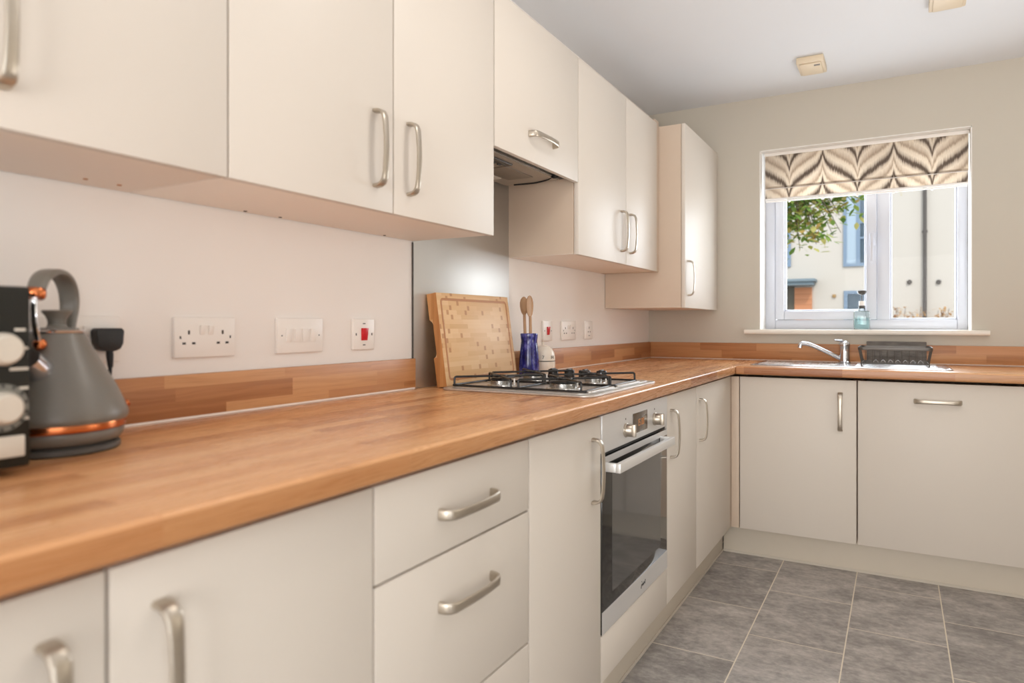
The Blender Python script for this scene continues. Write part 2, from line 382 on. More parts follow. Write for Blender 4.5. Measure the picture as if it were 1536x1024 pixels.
# ------------------------------------------------------------------ kitchen window
w1 = struct(bpy.data.objects.new('window_1', None)); COL.objects.link(w1); w1.location = (0, 0, 0)
FY = .17
b = BM()
box(b, WX0, WX0 + .004, -.0005, FY + .05, WZ0, WZ1); box(b, WX1 - .004, WX1, -.0005, FY + .05, WZ0, WZ1); box(b, WX0, WX1, -.0005, FY + .05, WZ1 - .004, WZ1)
obj('window_reveal', b, m_reveal, w1, smooth=False)
b = BM()
box(b, WX0 + .004, .692, FY, FY + .07, WZ0, WZ1 - .004, .004); box(b, 1.567, WX1 - .004, FY, FY + .07, WZ0, WZ1 - .004, .004)
box(b, .692, 1.567, FY + .001, FY + .07, WZ0, 1.149, .004); box(b, .692, 1.567, FY + .001, FY + .07, 2.02, WZ1 - .004, .004)
box(b, 1.205, 1.267, FY - .001, FY + .07, 1.149, 2.03, .004)
# glazing beads of the fixed light
for (x0, x1, z0, z1) in ((1.267, 1.276, 1.149, 2.02), (1.558, 1.567, 1.149, 2.02), (1.276, 1.558, 1.149, 1.158)): box(b, x0, x1, FY + .012, FY + .05, z0, z1, .003)
obj('window_frame', b, m_upvc, w1)
b = BM(); CY = FY - .014
box(b, .694, .742, CY, CY + .06, 1.151, 2.02, .005); box(b, 1.153, 1.204, CY, CY + .06, 1.151, 2.02, .005)
box(b, .742, 1.153, CY + .0005, CY + .06, 1.151, 1.199, .005); box(b, .742, 1.153, CY + .0005, CY + .06, 1.972, 2.02, .005)
for (x0, x1, z0, z1) in ((.742, .75, 1.199, 1.972), (1.145, 1.153, 1.199, 1.972), (.75, 1.145, 1.199, 1.207)): box(b, x0, x1, CY + .014, CY + .05, z0, z1, .003)
cas = obj('casement', b, m_upvc, w1)
b = BM(); box(b, .748, 1.147, CY + .028, CY + .036, 1.205, 1.974); obj('pane', b, m_pane, cas, smooth=False)
b = BM(); box(b, 1.274, 1.56, FY + .03, FY + .038, 1.156, 2.02); obj('pane', b, m_pane, w1, smooth=False)
b = BM(); box(b, 1.17, 1.196, CY - .012, CY - .0005, 1.545, 1.615, .005); cyl(b, (1.183, CY - .03, 1.585), .010, .02, (0, 1, 0), 16)
sweep(b, smoothpath([(1.183, CY - .03, 1.595), (1.183, CY - .036, 1.56), (1.181, CY - .036, 1.46)], .01), (1, 0, 0), .017, .011)
plabel(obj('window_handle', b, m_upvc, cas), 'white lever handle')
b = BM(); cyl(b, (1.183, CY - .0345, 1.588), .0055, .004, (0, 1, 0), 12); obj('lock_cylinder', b, m_dark, cas)
b = BM()
prof = [(.17, 1.0700)] + [(-.028, 1.0700)] + [(-.034 - .008 * math.sin(a), 1.0825 - .0125 * math.cos(a)) for a in [math.pi * i / 8 for i in range(1, 8)]] + [(-.028, 1.095), (.17, 1.0963)]
prism(b, [(p[0], p[1]) for p in prof][1:-1] + [(0.0, 1.0955), (0.0, 1.07)], 'x', .559, 1.685)
box(b, WX0 + .001, WX1 - .001, 0, FY + .02, 1.0705, 1.0965)
plabel(obj('window_sill', b, m_sill, w1), 'white window sill with rounded nose')

# roman blind
rb = thing('roman_blind', 'patterned roman blind in grey brown and cream ikat pulled halfway up the kitchen window', 'blind', (1.13, .06, 1.805))
b = BM(); box(b, .655, 1.606, .058, .061, 1.884, 2.064, .0008); obj('fabric', b, m_blind, rb)
b = BM(); box(b, .657, 1.604, .050, .053, 1.826, 1.888, .0008)
sweep(b, [(.657, .0525, 1.886), (1.604, .0525, 1.886)], (0, 0, 1), .010, .012)
obj('lower_fold', b, m_blind, rb)
b = BM(); sweep(b, [(.656, .054, 1.878), (1.605, .054, 1.878)], (0, 0, 1), .004, .016); m_hem = plain('pale_blind_hem', (238, 234, 230), .7, var=.03); obj('hem', b, m_hem, rb)
b = BM(); box(b, .657, 1.604, .049, .0565, 1.816, 1.826, .002); box(b, .659, 1.602, .058, .066, 1.806, 1.815, .002)
plabel(obj('bottom_bar', b, m_hem, rb), 'pale bottom bar')
b = BM()
for vx in (.781, .946, 1.117, 1.283, 1.453): lathe(b, [(0, 0), (.005, .002), (.005, .006), (0, .008)], (vx, .060, 1.799), (0, 0, 1), 10)
obj('cord_ring', b, m_white, rb)
b = BM(); box(b, .650, 1.610, .055, .085, 2.064, WZ1 - .0045, .002); obj('headrail', b, m_white, rb)

# ------------------------------------------------------------------ worktops, upstands, splashback
def rounded_top(bm, axis, a0, a1, back, front, sgn):
    r = .006
    pr = [(back, WB), (front - sgn * r, WB)]
    pr += [(front - sgn * r + sgn * r * math.sin(t), WB + r - r * math.cos(t)) for t in [math.pi / 2 * i / 4 for i in range(1, 5)]]
    pr += [(front - sgn * r + sgn * r * math.cos(t), WT - r + r * math.sin(t)) for t in [math.pi / 2 * i / 4 for i in range(0, 5)]]
    pr += [(back, WT)]
    prism(bm, pr, axis, a0, a1)
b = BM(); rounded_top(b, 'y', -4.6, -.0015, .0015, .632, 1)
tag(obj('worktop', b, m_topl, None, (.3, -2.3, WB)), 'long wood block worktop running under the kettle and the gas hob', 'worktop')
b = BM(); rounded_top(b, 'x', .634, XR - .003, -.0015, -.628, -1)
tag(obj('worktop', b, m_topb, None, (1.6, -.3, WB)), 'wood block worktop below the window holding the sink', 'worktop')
UZ = 1.0195
def upstand(b_, label, mat, loc, seal=None):
    o = tag(obj('upstand', b_, mat, None, loc), label, 'upstand')
    if seal is not None:
        s = obj('sealant', seal, m_seal, o); plabel(s, 'white sealant bead')
    return o
b = BM(); box(b, .0015, .0175, -4.6, -2.301, WT + .0005, UZ, .0015)
s = BM(); tube(s, [(.0185, -4.6, WT + .0035), (.0185, -2.31, WT + .0035)], .0042, 6)
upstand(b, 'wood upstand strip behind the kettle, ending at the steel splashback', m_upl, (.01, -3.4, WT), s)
b = BM(); box(b, .0015, .0175, -1.700, -.0185, WT + .0005, UZ, .0015)
s = BM(); tube(s, [(.0185, -1.69, WT + .003), (.0185, -.03, WT + .003)], .0028, 6)
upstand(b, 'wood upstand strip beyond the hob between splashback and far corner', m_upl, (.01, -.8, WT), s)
b = BM(); box(b, .0015, XR - .003, -.0175, -.0015, WT + .0005, UZ, .0015)
s = BM(); tube(s, [(.02, -.0185, WT + .003), (XR - .01, -.0185, WT + .003)], .0025, 6)
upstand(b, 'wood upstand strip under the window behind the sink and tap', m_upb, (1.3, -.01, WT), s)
b = BM(); box(b, .001, .0045, -2.297, -1.7035, WT + .0015, 1.70, .0006)
sp = tag(obj('splashback', b, m_splash, None, (.002, -2, WT)), 'brushed steel splashback sheet on the wall between hob and cooker hood', 'splashback')
b = BM(); box(b, .001, .0065, -2.2998, -2.2976, WT + .0015, UB - .002); obj('edge_trim', b, m_kdark, sp, smooth=False)

# ------------------------------------------------------------------ cabinet pieces
def handle_path(L, d=.030):
    h = L / 2
    return [(.0, -h), (.012, -h + .001), (.021, -h + .005), (.0265, -h + .014), (d - .001, -h + .03), (d + .001, -h + .06), (d + .0015, 0),
            (d + .001, h - .06), (d - .001, h - .03), (.0265, h - .014), (.021, h - .005), (.012, h - .001), (.0, h)]
def handle(parent, c, out, along, L=.166):
    """bow handle; c = centre on the door face, out / along unit vectors"""
    c = Vector(c); out = Vector(out); al = Vector(along); wd = out.cross(al)
    bm = BM(); pts = [c + out * max(p[0], .0002) + al * p[1] for p in handle_path(L)]
    w = [0.021, .0205, .020, .019, .0175, .0165, .0165, .0165, .0175, .019, .020, .0205, .021]
    sweep(bm, pts, wd, w, [.009, .009, .008, .0065, .006, .006, .006, .006, .006, .0065, .008, .009, .009], 12)
    return plabel(obj('handle', bm, m_nickel, parent), 'satin nickel bow handle')
def slab(x0, x1, y0, y1, z0, z1): bm = BM(); box(bm, x0, x1, y0, y1, z0, z1, .0014); return bm
G = .0024   # half gap
def carcass_left(parent, y0, y1, z0, z1, x1, pale_bottom=False):
    bm = BM(); t = .016
    box(bm, .003, x1, y0 + .0006, y0 + t, z0, z1); box(bm, .003, x1, y1 - t, y1 - .0006, z0, z1)
    if not pale_bottom: box(bm, .003, x1, y0 + t, y1 - t, z0, z0 + t)
    box(bm, .003, x1, y0 + t, y1 - t, z1 - t, z1); box(bm, .003, .012, y0 + t, y1 - t, z0 + t, z1 - t)
    if pale_bottom:
        b2 = BM(); box(b2, .0035, x1 - .0005, y0 + .0016, y1 - .0016, z0 - .0022, z0 - .0002, .0006)
        plabel(obj('bottom_panel', b2, m_bottom, parent), 'pale underside panel')
    return obj('carcass', bm, m_carc, parent, smooth=False)
PZ, BT = .149, .874
def base_left(name, label, y0, y1, doors=(), drawers=()):
    o = thing(name, label, 'cabinet', (.3, (y0 + y1) / 2, PZ))
    carcass_left(o, y0, y1, PZ + .002, BT, DX - DT - .0015)
    for (a, c, hy) in doors:
        d = obj('door', slab(DX - DT, DX, a + G, c - G, PZ, BT), m_door, o)
        if hy is not None: handle(d, (DX, hy, .738), (1, 0, 0), (0, 0, 1))
    for (z0, z1, hz) in drawers:
        d = obj('drawer', slab(DX - DT, DX, y0 + G, y1 - G, z0 + G, z1 - G), m_drawer, o)
        handle(d, (DX, (y0 + y1) / 2 + .005, hz), (1, 0, 0), (0, 1, 0), .174)
    return o
S0, S1, S2, S3, S4, S5, S6 = -3.5723, -3.1674, -2.6616, -2.2483, -1.6425, -1.2404, -.612
base_left('base_cabinet', 'cream double base cabinet with two upright handles below the kettle and microwave', 2 * S0 - S1, S1,
          doors=[(2 * S0 - S1, S0, S0 - .058), (S0, S1, S0 + .056)])
base_left('drawer_unit', 'cream three drawer unit with horizontal bow handles', S1, S2, drawers=[(PZ - G, .4316, .362), (.4316, .7188, .628), (.7188, BT + G, .791)])
base_left('base_cabinet', 'narrow cream base cabinet between the drawers and the oven', S2, S3, doors=[(S2, S3, S3 - .058)])
base_left('base_cabinet', 'narrow cream base cabinet between the oven and the far corner cabinet', S4, S5, doors=[(S4, S5, S4 + .046)])
CORNER = base_left('base_cabinet', 'cream base cabinet in the far corner with shadow across its door', S5, S6, doors=[(S5, S6, S5 + .048)])
# oven housing and the oven
o = thing('oven_housing', 'cream oven housing with a plain panel below the built-in oven', 'cabinet', (.3, (S3 + S4) / 2, PZ))
b = BM(); t_ = .016
box(b, .003, DX - .02, S3 + .0006, S3 + t_, PZ + .002, BT); box(b, .003, DX - .02, S4 - t_, S4 - .0006, PZ + .002, BT); box(b, .003, DX - .02, S3 + t_, S4 - t_, .262, .276)
obj('carcass', b, m_carc, o, smooth=False)
obj('filler_panel', slab(DX - DT, DX, S3 + G, S4 - G, PZ, .276), m_door, o)
ov = thing('built_in_oven', 'built-in electric oven with steel fascia and dark glass door under the hob', 'oven', (.3, (S3 + S4) / 2, .279))
Y0, Y1 = S3 + .004, S4 - .004
b = BM(); box(b, .06, DX - .022, S3 + .02, S4 - .02, .279, .868, .003); obj('oven_body', b, m_black, ov)
b = BM(); box(b, DX - .0215, DX + .002, Y0, Y1, .772, .876, .002); fas = obj('control_panel', b, m_steelo, ov)
for ky in (-2.062, -1.79):
    b = BM(); cz = .813
    lathe(b, [(0, 0), (.021, 0), (.021, .004), (.019, .006), (.0175, .022), (.016, .024), (0, .024)], (DX + .0022, ky, cz), (1, 0, 0), 28)
    box(b, DX + .006, DX + .034, ky - .006, ky + .006, cz - .0185, cz + .0185, .002)
    obj('knob', b, m_nickel, fas)
    b = BM(); box(b, DX + .002, DX + .0026, ky - .002, ky + .002, cz + .03, cz + .035); obj('knob_mark', b, m_dark, fas, smooth=False)
b = BM(); box(b, DX + .002, DX + .0045, -2.0, -1.868, .792, .853, .0008); dsp = obj('display', b, m_display, fas); plabel(dsp, 'dark clock display')
b = BM()
def seg7(bm, y, z, code, h=.02, w=.011, t=.0022, x=DX + .0046):
    S = {'a': (0, w, h - t, h), 'g': (0, w, h / 2 - t / 2, h / 2 + t / 2), 'd': (0, w, 0, t), 'f': (0, t, h / 2, h), 'b': (w - t, w, h / 2, h), 'e': (0, t, 0, h / 2), 'c': (w - t, w, 0, h / 2)}
    for k in code: y0, y1, z0, z1 = S[k]; box(bm, x, x + .0005, y + y0, y + y1, z + z0, z + z1)
seg7(b, -1.965, .812, 'bc'); seg7(b, -1.950, .812, 'acdfg'); seg7(b, -1.929, .812, 'abcdef'); seg7(b, -1.914, .812, 'abcdef')
obj('digits', b, m_digits, dsp, smooth=False)
b = BM(); box(b, DX - .0215, DX - .006, Y0 + .004, Y1 - .004, .762, .7715); obj('vent_gap', b, m_rub, ov, smooth=False)
b = BM(); box(b, DX - .0215, DX + .001, Y0, Y1, .2795, .7605, .0015); dr = obj('oven_door', b, m_ovenglass, ov); plabel(dr, 'black glass oven door')
b = BM(); box(b, DX + .001, DX + .0018, Y0, Y1, .742, .7605); box(b, DX + .001, DX + .0022, Y0, Y1, .2795, .340)
obj('steel_trim', b, m_steelo, dr, smooth=False)
b = BM(); box(b, DX + .0011, DX + .0016, Y0 + .075, Y1 - .075, .375, .715); obj('inner_window', b, m_oveninner, dr, smooth=False)
b = BM()
sq = [(-1.925, .300), (-1.922, .309), (-1.916, .312), (-1.913, .305), (-1.907, .313), (-1.902, .304), (-1.897, .314), (-1.890, .305), (-1.884, .317)]
tube(b, [(DX + .0026, y, z) for y, z in sq], .0012, 6); cyl(b, (DX + .0022, -1.918, .319), .002, .0008, (1, 0, 0), 10); obj('maker_mark', b, m_dark, dr)
b = BM(); xh = DX + .046
box(b, xh - .011, xh + .004, Y0 + .012, Y1 - .07, .7215, .7475, .002)
for yy in (Y0 + .012, Y1 - .082): box(b, DX + .0012, xh - .010, yy, yy + .012, .7225, .7465, .001)
plabel(obj('oven_handle', b, m_steelh, dr), 'square steel bar handle')

# back run
DY = -.5935
def base_back(name, label, cat, x0, x1, hx, vertical, hz):
    o = thing(name, label, cat, ((x0 + x1) / 2, -.3, PZ)); bm = BM(); t = .016
    ya, yb = DY + DT + .0015, -.003
    box(bm, x0 + .0006, x0 + t, ya, yb, PZ + .002, BT); box(bm, x1 - t, x1 - .0006, ya, yb, PZ + .002, BT); box(bm, x0 + t, x1 - t, ya, yb, PZ + .002, PZ + .018); box(bm, x0 + t, x1 - t, yb - .01, yb, PZ + .018, BT)
    obj('carcass', bm, m_carc, o, smooth=False)
    d = obj('door', slab(x0 + G, x1 - G, DY, DY + DT, PZ, BT), m_door, o)
    handle(d, (hx, DY, hz), (0, -1, 0), (0, 0, 1) if vertical else (1, 0, 0), .166)
    return o
base_back('base_cabinet', 'cream sink base cabinet under the tap with an upright handle beside the dishwasher', 'cabinet', .642, 1.145, 1.079, True, .733)
base_back('dishwasher', 'cream fronted integrated dishwasher with horizontal handle under the draining rack', 'dishwasher', 1.147, 1.748, 1.449, False, .797)
base_back('base_cabinet', 'cream base cabinet beyond the dishwasher, away from the oven', 'cabinet', 1.750, 2.55, 1.82, True, .733)
b = BM(); box(b, DX + .0005, .6405, DY + .0005, DY + .018, PZ, BT, .001); box(b, DX - .016, DX - .001, S6 + .002, DY + .001, PZ, BT)
plabel(obj('corner_post', b, m_carc, CORNER), 'narrow cream corner post')
# plinths
b = BM(); box(b, .53, .546, -4.6, -.512, .006, PZ - .001, .001); p1 = tag(obj('plinth', b, m_plinth, None, (.54, -2.5, 0)), 'long cream plinth under the drawers and oven', 'plinth')
b = BM(); box(b, .5465, .549, -4.6, -.512, .0005, .012); plabel(obj('seal_strip', b, m_knobcream, p1, smooth=False), 'pale seal strip along the floor')
b = BM(); box(b, .5495, XR - .003, -.509, -.493, .006, PZ - .001, .001); p2 = tag(obj('plinth', b, m_plinth, None, (1.6, -.5, 0)), 'cream plinth under the sink cabinet and dishwasher', 'plinth')
b = BM(); box(b, .5495, XR - .003, -.512, -.5095, .0005, .012); plabel(obj('seal_strip', b, m_knobcream, p2, smooth=False), 'pale seal strip along the floor')

# wall units
def wall_unit(label, y0, y1, doors, z0=UB, z1=UT, hz=None, x1=UX, name='wall_cabinet'):
    o = thing(name, label, 'cabinet', (.15, (y0 + y1) / 2, z0))
    carcass_left(o, y0, y1, z0 + .004, z1 - .001, x1 - DT - .0015, True)
    for (a, c, hy) in doors:
        d = obj('door', slab(x1 - DT, x1, a + G * .9, c - G * .9, z0, z1), m_door, o)
        handle(d, (x1, hy, hz if hz else z0 + .136), (1, 0, 0), (0, 0, 1))
    return o
U0, U1, U2, U3, U4, U5 = -3.1888, -2.7452, -2.2966, -1.7058, -1.2062, -.777
c1 = wall_unit('cream double wall cabinet directly above the microwave and kettle', U0 - .80, U0, [(U0 - .8, U0 - .4, U0 - .46), (U0 - .4, U0, U0 - .345)])
c2 = wall_unit('cream double wall cabinet above the light switches with its two handles together', U0, U2, [(U0, U1, U1 - .062), (U1, U2, U1 + .056)])
c3 = wall_unit('cream double wall cabinet between the cooker hood and the deep corner cabinet', U3, U5, [(U3, U4, U4 - .056), (U4, U5, U4 + .048)])
# screw heads under the first pair
for (cab, ys) in ((c1, (-3.30, -3.24)), (c2, (-2.93, -2.83, -2.45))):
    b = BM()
    for yy in ys: cyl(b, (.06 if yy < -3 else .02, yy, UB + .0004), .004, .0014, (0, 0, 1), 10)
    obj('screw_cap', b, m_dark if cab is c2 else m_groove, cab)
HZ = 1.638
hu = thing('wall_cabinet', 'short cream wall cabinet with one horizontal handle above the cooker hood', 'cabinet', (.15, -2.0, HZ))
b = BM(); box(b, .003, UX - DT - .0015, U2 + .0006, U2 + .016, HZ + .05, UT - .001); box(b, .003, UX - DT - .0015, U3 - .016, U3 - .0006, HZ + .05, UT - .001); box(b, .003, UX - DT - .0015, U2 + .016, U3 - .016, UT - .017, UT - .001); box(b, .003, UX - DT - .0015, U2 + .016, U3 - .016, 1.745, 1.761)
obj('carcass', b, m_carc, hu, smooth=False)
d = obj('door', slab(UX - DT, UX, U2 + G, U3 - G, HZ, UT), m_drawer, hu)
handle(d, (UX, -2.0, 1.722), (1, 0, 0), (0, 1, 0), .172)
# hood
hd = thing('cooker_hood', 'built-in cooker hood seen from below in the gap between wall cabinets', 'cooker hood', (.14, -2.0, 1.652))
b = BM(); box(b, .007, .236, U2 + .018, U3 - .018, 1.652, 1.740, .003); box(b, .012, .228, U2 + .03, U3 - .03, 1.6485, 1.652); obj('hood_body', b, m_hoodp, hd)
b = BM(); box(b, .238, .270, U2 + .020, U3 - .075, 1.655, 1.675, .003); plabel(obj('visor', b, m_kdark, hd), 'dark grey front visor')
b = BM(); box(b, .2305, .237, U2 + .02, U3 - .02, 1.6505, 1.6545); obj('front_lip', b, m_steel, hd, smooth=False)
for (ya, yb) in ((-2.02, -1.83), (-2.25, -2.07)):
    b = BM(); box(b, .075, .175, ya, yb, 1.6455, 1.6484, .001); obj('grease_filter', b, m_hoodm, hd)
b = BM(); box(b, .178, .206, -2.26, -2.03, 1.6425, 1.6484, .002); sw = plabel(obj('switch_strip', b, m_kdark, hd), 'dark switch strip')
for yy in (-2.075, -2.11, -2.15):
    b = BM(); box(b, .1755, .1825, yy - .009, yy + .009, 1.6390, 1.6425, .0012); obj('switch', b, m_black, sw)
b = BM(); box(b, .02, .068, -1.99, -1.87, 1.644, 1.6484, .001); obj('lamp_cover', b, m_knobcream, hd)
b = BM(); tube(b, smoothpath([(.235, -1.79, 1.652), (.20, -1.76, 1.647), (.13, -1.735, 1.6465), (.05, -1.745, 1.647)], .03), .003, 8); lathe(b, [(0, 0), (.010, .001), (.012, .006), (.010, .02), (0, .022)], (.238, -1.80, 1.653), (.3, .8, .05), 14)
box(b, .243, .268, -1.795, -1.755, 1.645, 1.668, .003)
plabel(obj('power_cable', b, m_rub, hd), 'black power cable and clip')
# filler + tall unit
tl, tr = -.712, -.040
b = BM(); box(b, .003, UX - .012, U5 + .001, tl - .001, UB + .001, 2.115, .001)
FB = b
tu = wall_unit('deep cream wall cabinet in the far corner hanging lower than the other wall cabinets', tl, tr, [(tl, tr, tl + .055)], 1.204, 2.092, 1.349, TX, 'corner_wall_cabinet')
obj('filler_panel', FB, m_carc, c3)
b = BM(); box(b, .003, .39, tr + .001, -.002, 1.206, 2.09); obj('filler_strip', b, m_carc, tu)

# ------------------------------------------------------------------ sockets and switches (left wall)
def plate(name, label, cat, y0, y1, z0=1.054, z1=1.139):
    o = thing(name, label, cat, (0, (y0 + y1) / 2, z0)); bm = BM(); box(bm, .0005, .0095, y0, y1, z0, z1, .002); p = obj('faceplate', bm, m_white, o); return o, p
def slots(parent, items, x=.0095):
    bm = BM()
    for (y, z, w, h) in items: box(bm, x, x + .0006, y - w / 2, y + w / 2, z - h / 2, z + h / 2)
    return obj('socket_hole', bm, m_dark, parent, smooth=False)
def rocker(parent, y, z, w, h, mat, top=.006):
    bm = BM(); prism(bm, [(.0097, z - h / 2), (.0097 + .002, z - h / 2), (.0097 + top, z + h / 2), (.0097, z + h / 2)], 'y', y - w / 2, y + w / 2, .0006); return obj('rocker_switch', bm, mat, parent)
def double_socket(label, yc, w=.147):
    o, p = plate('double_socket', label, 'socket', yc - w / 2, yc + w / 2); it = []
    for s in (-1, 1):
        c = yc + s * .041
        it += [(c, 1.107, .0042, .0085), (c - .0112, 1.084, .0075, .0045), (c + .0112, 1.084, .0075, .0045)]
    it += [(yc - .0605, 1.0965, .003, .006), (yc + .0605, 1.0965, .003, .006)]
    slots(p, it)
    rocker(p, yc - .0105, 1.112, .0105, .02, m_white, .006); rocker(p, yc + .0105, 1.112, .0105, .02, m_white, .006); return o
double_socket('white double wall socket with nothing plugged in, between the kettle and the four rocker switch', -3.0225)
double_socket('white double wall socket behind the kettle with the black plug in it', -3.2815)
o, p = plate('light_switch', 'white light switch plate with four rockers above the worktop', 'switch', -2.829, -2.681)
for k in range(4): rocker(p, -2.755 + (k - 1.5) * .0265, 1.097, .017, .032, m_white, .005)
slots(p, [(-2.755 - .0605, 1.0965, .003, .003), (-2.755 + .0605, 1.0965, .003, .003)])
o, p = plate('cooker_switch', 'white cooker isolator plate with red rocker, beside the four rocker light switch', 'switch', -2.567, -2.482)
plabel(rocker(p, -2.5245, 1.0965, .024, .034, m_red, .006), 'red rocker'); slots(p, [(-2.5565, 1.0965, .0035, .0065), (-2.4925, 1.0965, .0035, .0065), (-2.5245, 1.126, .01, .0025), (-2.5245, 1.067, .01, .0025)])
o, p = plate('cooker_switch', 'white isolator plate with red rocker on the wall above the kitchen timer', 'switch', -1.420, -1.335)
plabel(rocker(p, -1.3775, 1.0965, .022, .034, m_red, .006), 'red rocker'); slots(p, [(-1.409, 1.0965, .003, .006), (-1.346, 1.0965, .003, .006)])
double_socket('white double wall socket beyond the hob, between the red rocker and the single plate', -1.163)
o, p = plate('single_socket', 'white single wall plate near the corner, last after the double socket beyond the hob', 'socket', -.977, -.892)
slots(p, [(-.9345, 1.108, .005, .009), (-.9455, 1.088, .007, .0045), (-.9235, 1.088, .007, .0045), (-.9345, 1.07, .02, .002)])

# plug
pg = thing('plug', 'black three pin plug in the socket behind the kettle with its lead hanging down', 'plug', (.011, -3.2405, 1.07))
b = BM(); prism(b, [(-3.266, 1.112), (-3.262, 1.117), (-3.219, 1.117), (-3.215, 1.112), (-3.217, 1.088), (-3.222, 1.078), (-3.232, 1.074), (-3.249, 1.074), (-3.259, 1.078), (-3.264, 1.088)], 'x', .0108, .036, .003); obj('plug_body', b, m_black, pg)
b = BM(); tube(b, smoothpath([(.03, -3.2405, 1.075), (.03, -3.2405, 1.058), (.030, -3.238, 1.03), (.026, -3.245, .96), (.026, -3.262, .94)], .015), [.0058] * 2 + [.005] * 5 + [.0032] * 13, 10) if False else tube(b, smoothpath([(.03, -3.2405, 1.075), (.03, -3.239, 1.045), (.027, -3.243, .97), (.026, -3.262, .94)], .02), .0034, 8)
lathe(b, [(.006, 0), (.0062, .01), (.0045, .03), (0, .031)], (.03, -3.2405, 1.0745), (0, .05, -1), 12); obj('cord', b, m_rub, pg)

# ------------------------------------------------------------------ microwave (left edge)
mw = thing('microwave', 'black retro microwave with cream dial knobs beside the grey kettle', 'microwave', (.16, -3.74, WT))
MX = .297; MY1 = -3.4995; MY0 = -3.955
b = BM(); box(b, .03, MX - .012, MY0, MY1, .937, 1.173, .006); obj('body', b, m_micro, mw)
b = BM(); box(b, MX - .0118, MX, MY0 - .001, MY1 + .001, .936, 1.174, .004); fr = obj('front_panel', b, m_micro, mw)
b = BM(); box(b, MX, MX + .003, MY0 + .01, MY1 - .105, .952, 1.158, .003); dd = obj('door', b, m_ovenglass, mw)
b = BM(); sweep(b, smoothpath([(MX + .003, MY1 - .122, 1.13), (MX + .033, MY1 - .122, 1.13), (MX + .033, MY1 - .122, .98), (MX + .003, MY1 - .122, .98)], .015), (0, 1, 0), .012, .010); obj('door_handle', b, m_copper, dd)
for cz in (1.092, 1.016):
    b = BM(); lathe(b, [(0, 0), (.0215, 0), (.0215, .006), (.020, .012), (.0185, .016), (.016, .018), (0, .018)], (MX, MY1 - .0325, cz), (1, 0, 0), 32); k_ = obj('knob', b, m_knobcream, mw); plabel(k_, 'cream dial knob')
b = BM()
lathe(b, [(.0255, 0), (.031, 0), (.031, .0008), (.0255, .0008)], (MX, MY1 - .0325, 1.016), (1, 0, 0), 40); plabel(obj('dial_ring', b, plain('dial_ring_grey', (120, 118, 110), .4), mw), 'grey dial ring')
b = BM()
for k in range(14):
    a = 2 * math.pi * k / 14 + .2; cyl(b, (MX + .0006, MY1 - .0325 + .0283 * math.cos(a), 1.016 + .0283 * math.sin(a)), .0021, .0006, (1, 0, 0), 8)
obj('dial_mark', b, m_rub, mw)
b = BM()
for (yy, zz, w) in ((-.012, 1.117, .013), (-.0065, 1.0925, .008), (-.013, 1.0655, .022), (-.0075, 1.04, .011), (-.007, 1.0, .011)): box(b, MX, MX + .0006, MY1 + yy - w / 2, MY1 + yy + w / 2, zz - .0018, zz + .0018)
obj('printed_mark', b, m_knobcream, mw, smooth=False)
b = BM(); box(b, MX, MX + .005, MY1 - .075, MY1 - .0075, .951, .979, .002); plabel(obj('push_button', b, m_knobcream, mw), 'cream push button')
for (fx, fy) in ((.06, MY0 + .04), (.06, MY1 - .04), (MX - .04, MY0 + .04), (MX - .04, MY1 - .04)):
    b = BM(); cyl(b, (fx, fy, WT + .0005), .012, .0118); obj('foot', b, m_rub, mw)

# ------------------------------------------------------------------ kettle
KX, KY = .142, -3.388; kz = WT
kt = thing('kettle', 'grey cone shaped kettle with copper trim standing between microwave and socket', 'kettle', (KX, KY, kz))
C = (KX, KY, kz + .0005)
kd = Vector((.65, -.76, 0)); kp = Vector((.76, .65, 0))      # spout direction and its perpendicular
def K(t, z, p=0.0): return Vector((KX, KY, kz + z)) + kd * t + kp * p
b = BM(); lathe(b, [(0, 0), (.084, 0), (.088, .003), (.088, .010), (.083, .013), (0, .013)], C, seg=48); plabel(obj('power_base', b, m_kdark, kt), 'dark grey power base')
b = BM(); lathe(b, [(0.0808, .0135), (0.0883, .018), (0.0926, .025), (0.0936, .031), (0.0931, .034), (0.0855, .0345)], C, seg=64); obj('lower_shell', b, m_kettle, kt)
b = BM(); lathe(b, [(0.0855, .0345), (0.0931, .0348), (0.0952, .037), (0.0960, .043), (0.0952, .0465), (0.0855, .0468)], C, seg=64); plabel(obj('copper_band', b, m_copper, kt), 'copper band')
b = BM(); lathe(b, [(0.0855, .047), (0.0964, .047), (0.0988, .050), (0.0996, .055), (0.0983, .063), (0.0926, .076), (0.0841, .096), (0.0765, .111), (0.0651, .132), (0.0528, .155), (0.0423, .1755), (0.0382, .184), (0.0340, .1860), (0, .1860)], C, seg=64); body = obj('body', b, m_kettle, kt)
b = BM(); lathe(b, [(.030, .1857), (.0382, .1853), (.0390, .1875), (.0372, .1895), (.030, .1895)], C, seg=48); plabel(obj('rim', b, m_chrome, kt), 'bright metal rim')
b = BM(); lathe(b, [(0, .190), (.031, .190), (.030, .1925), (.015, .194), (.0125, .198), (.013, .205), (.0160, .212), (.0205, .217), (.0213, .2195), (.020, .221), (0, .221)], C, seg=40); plabel(obj('lid', b, m_kettle, kt), 'grey lid with flared knob')
b = BM()
ctl = [(-.031, .187), (-.041, .212), (-.045, .232), (-.041, .252), (-.028, .2685), (-.008, .278), (.014, .2805), (.036, .2765), (.055, .266), (.066, .251)]
hp = []
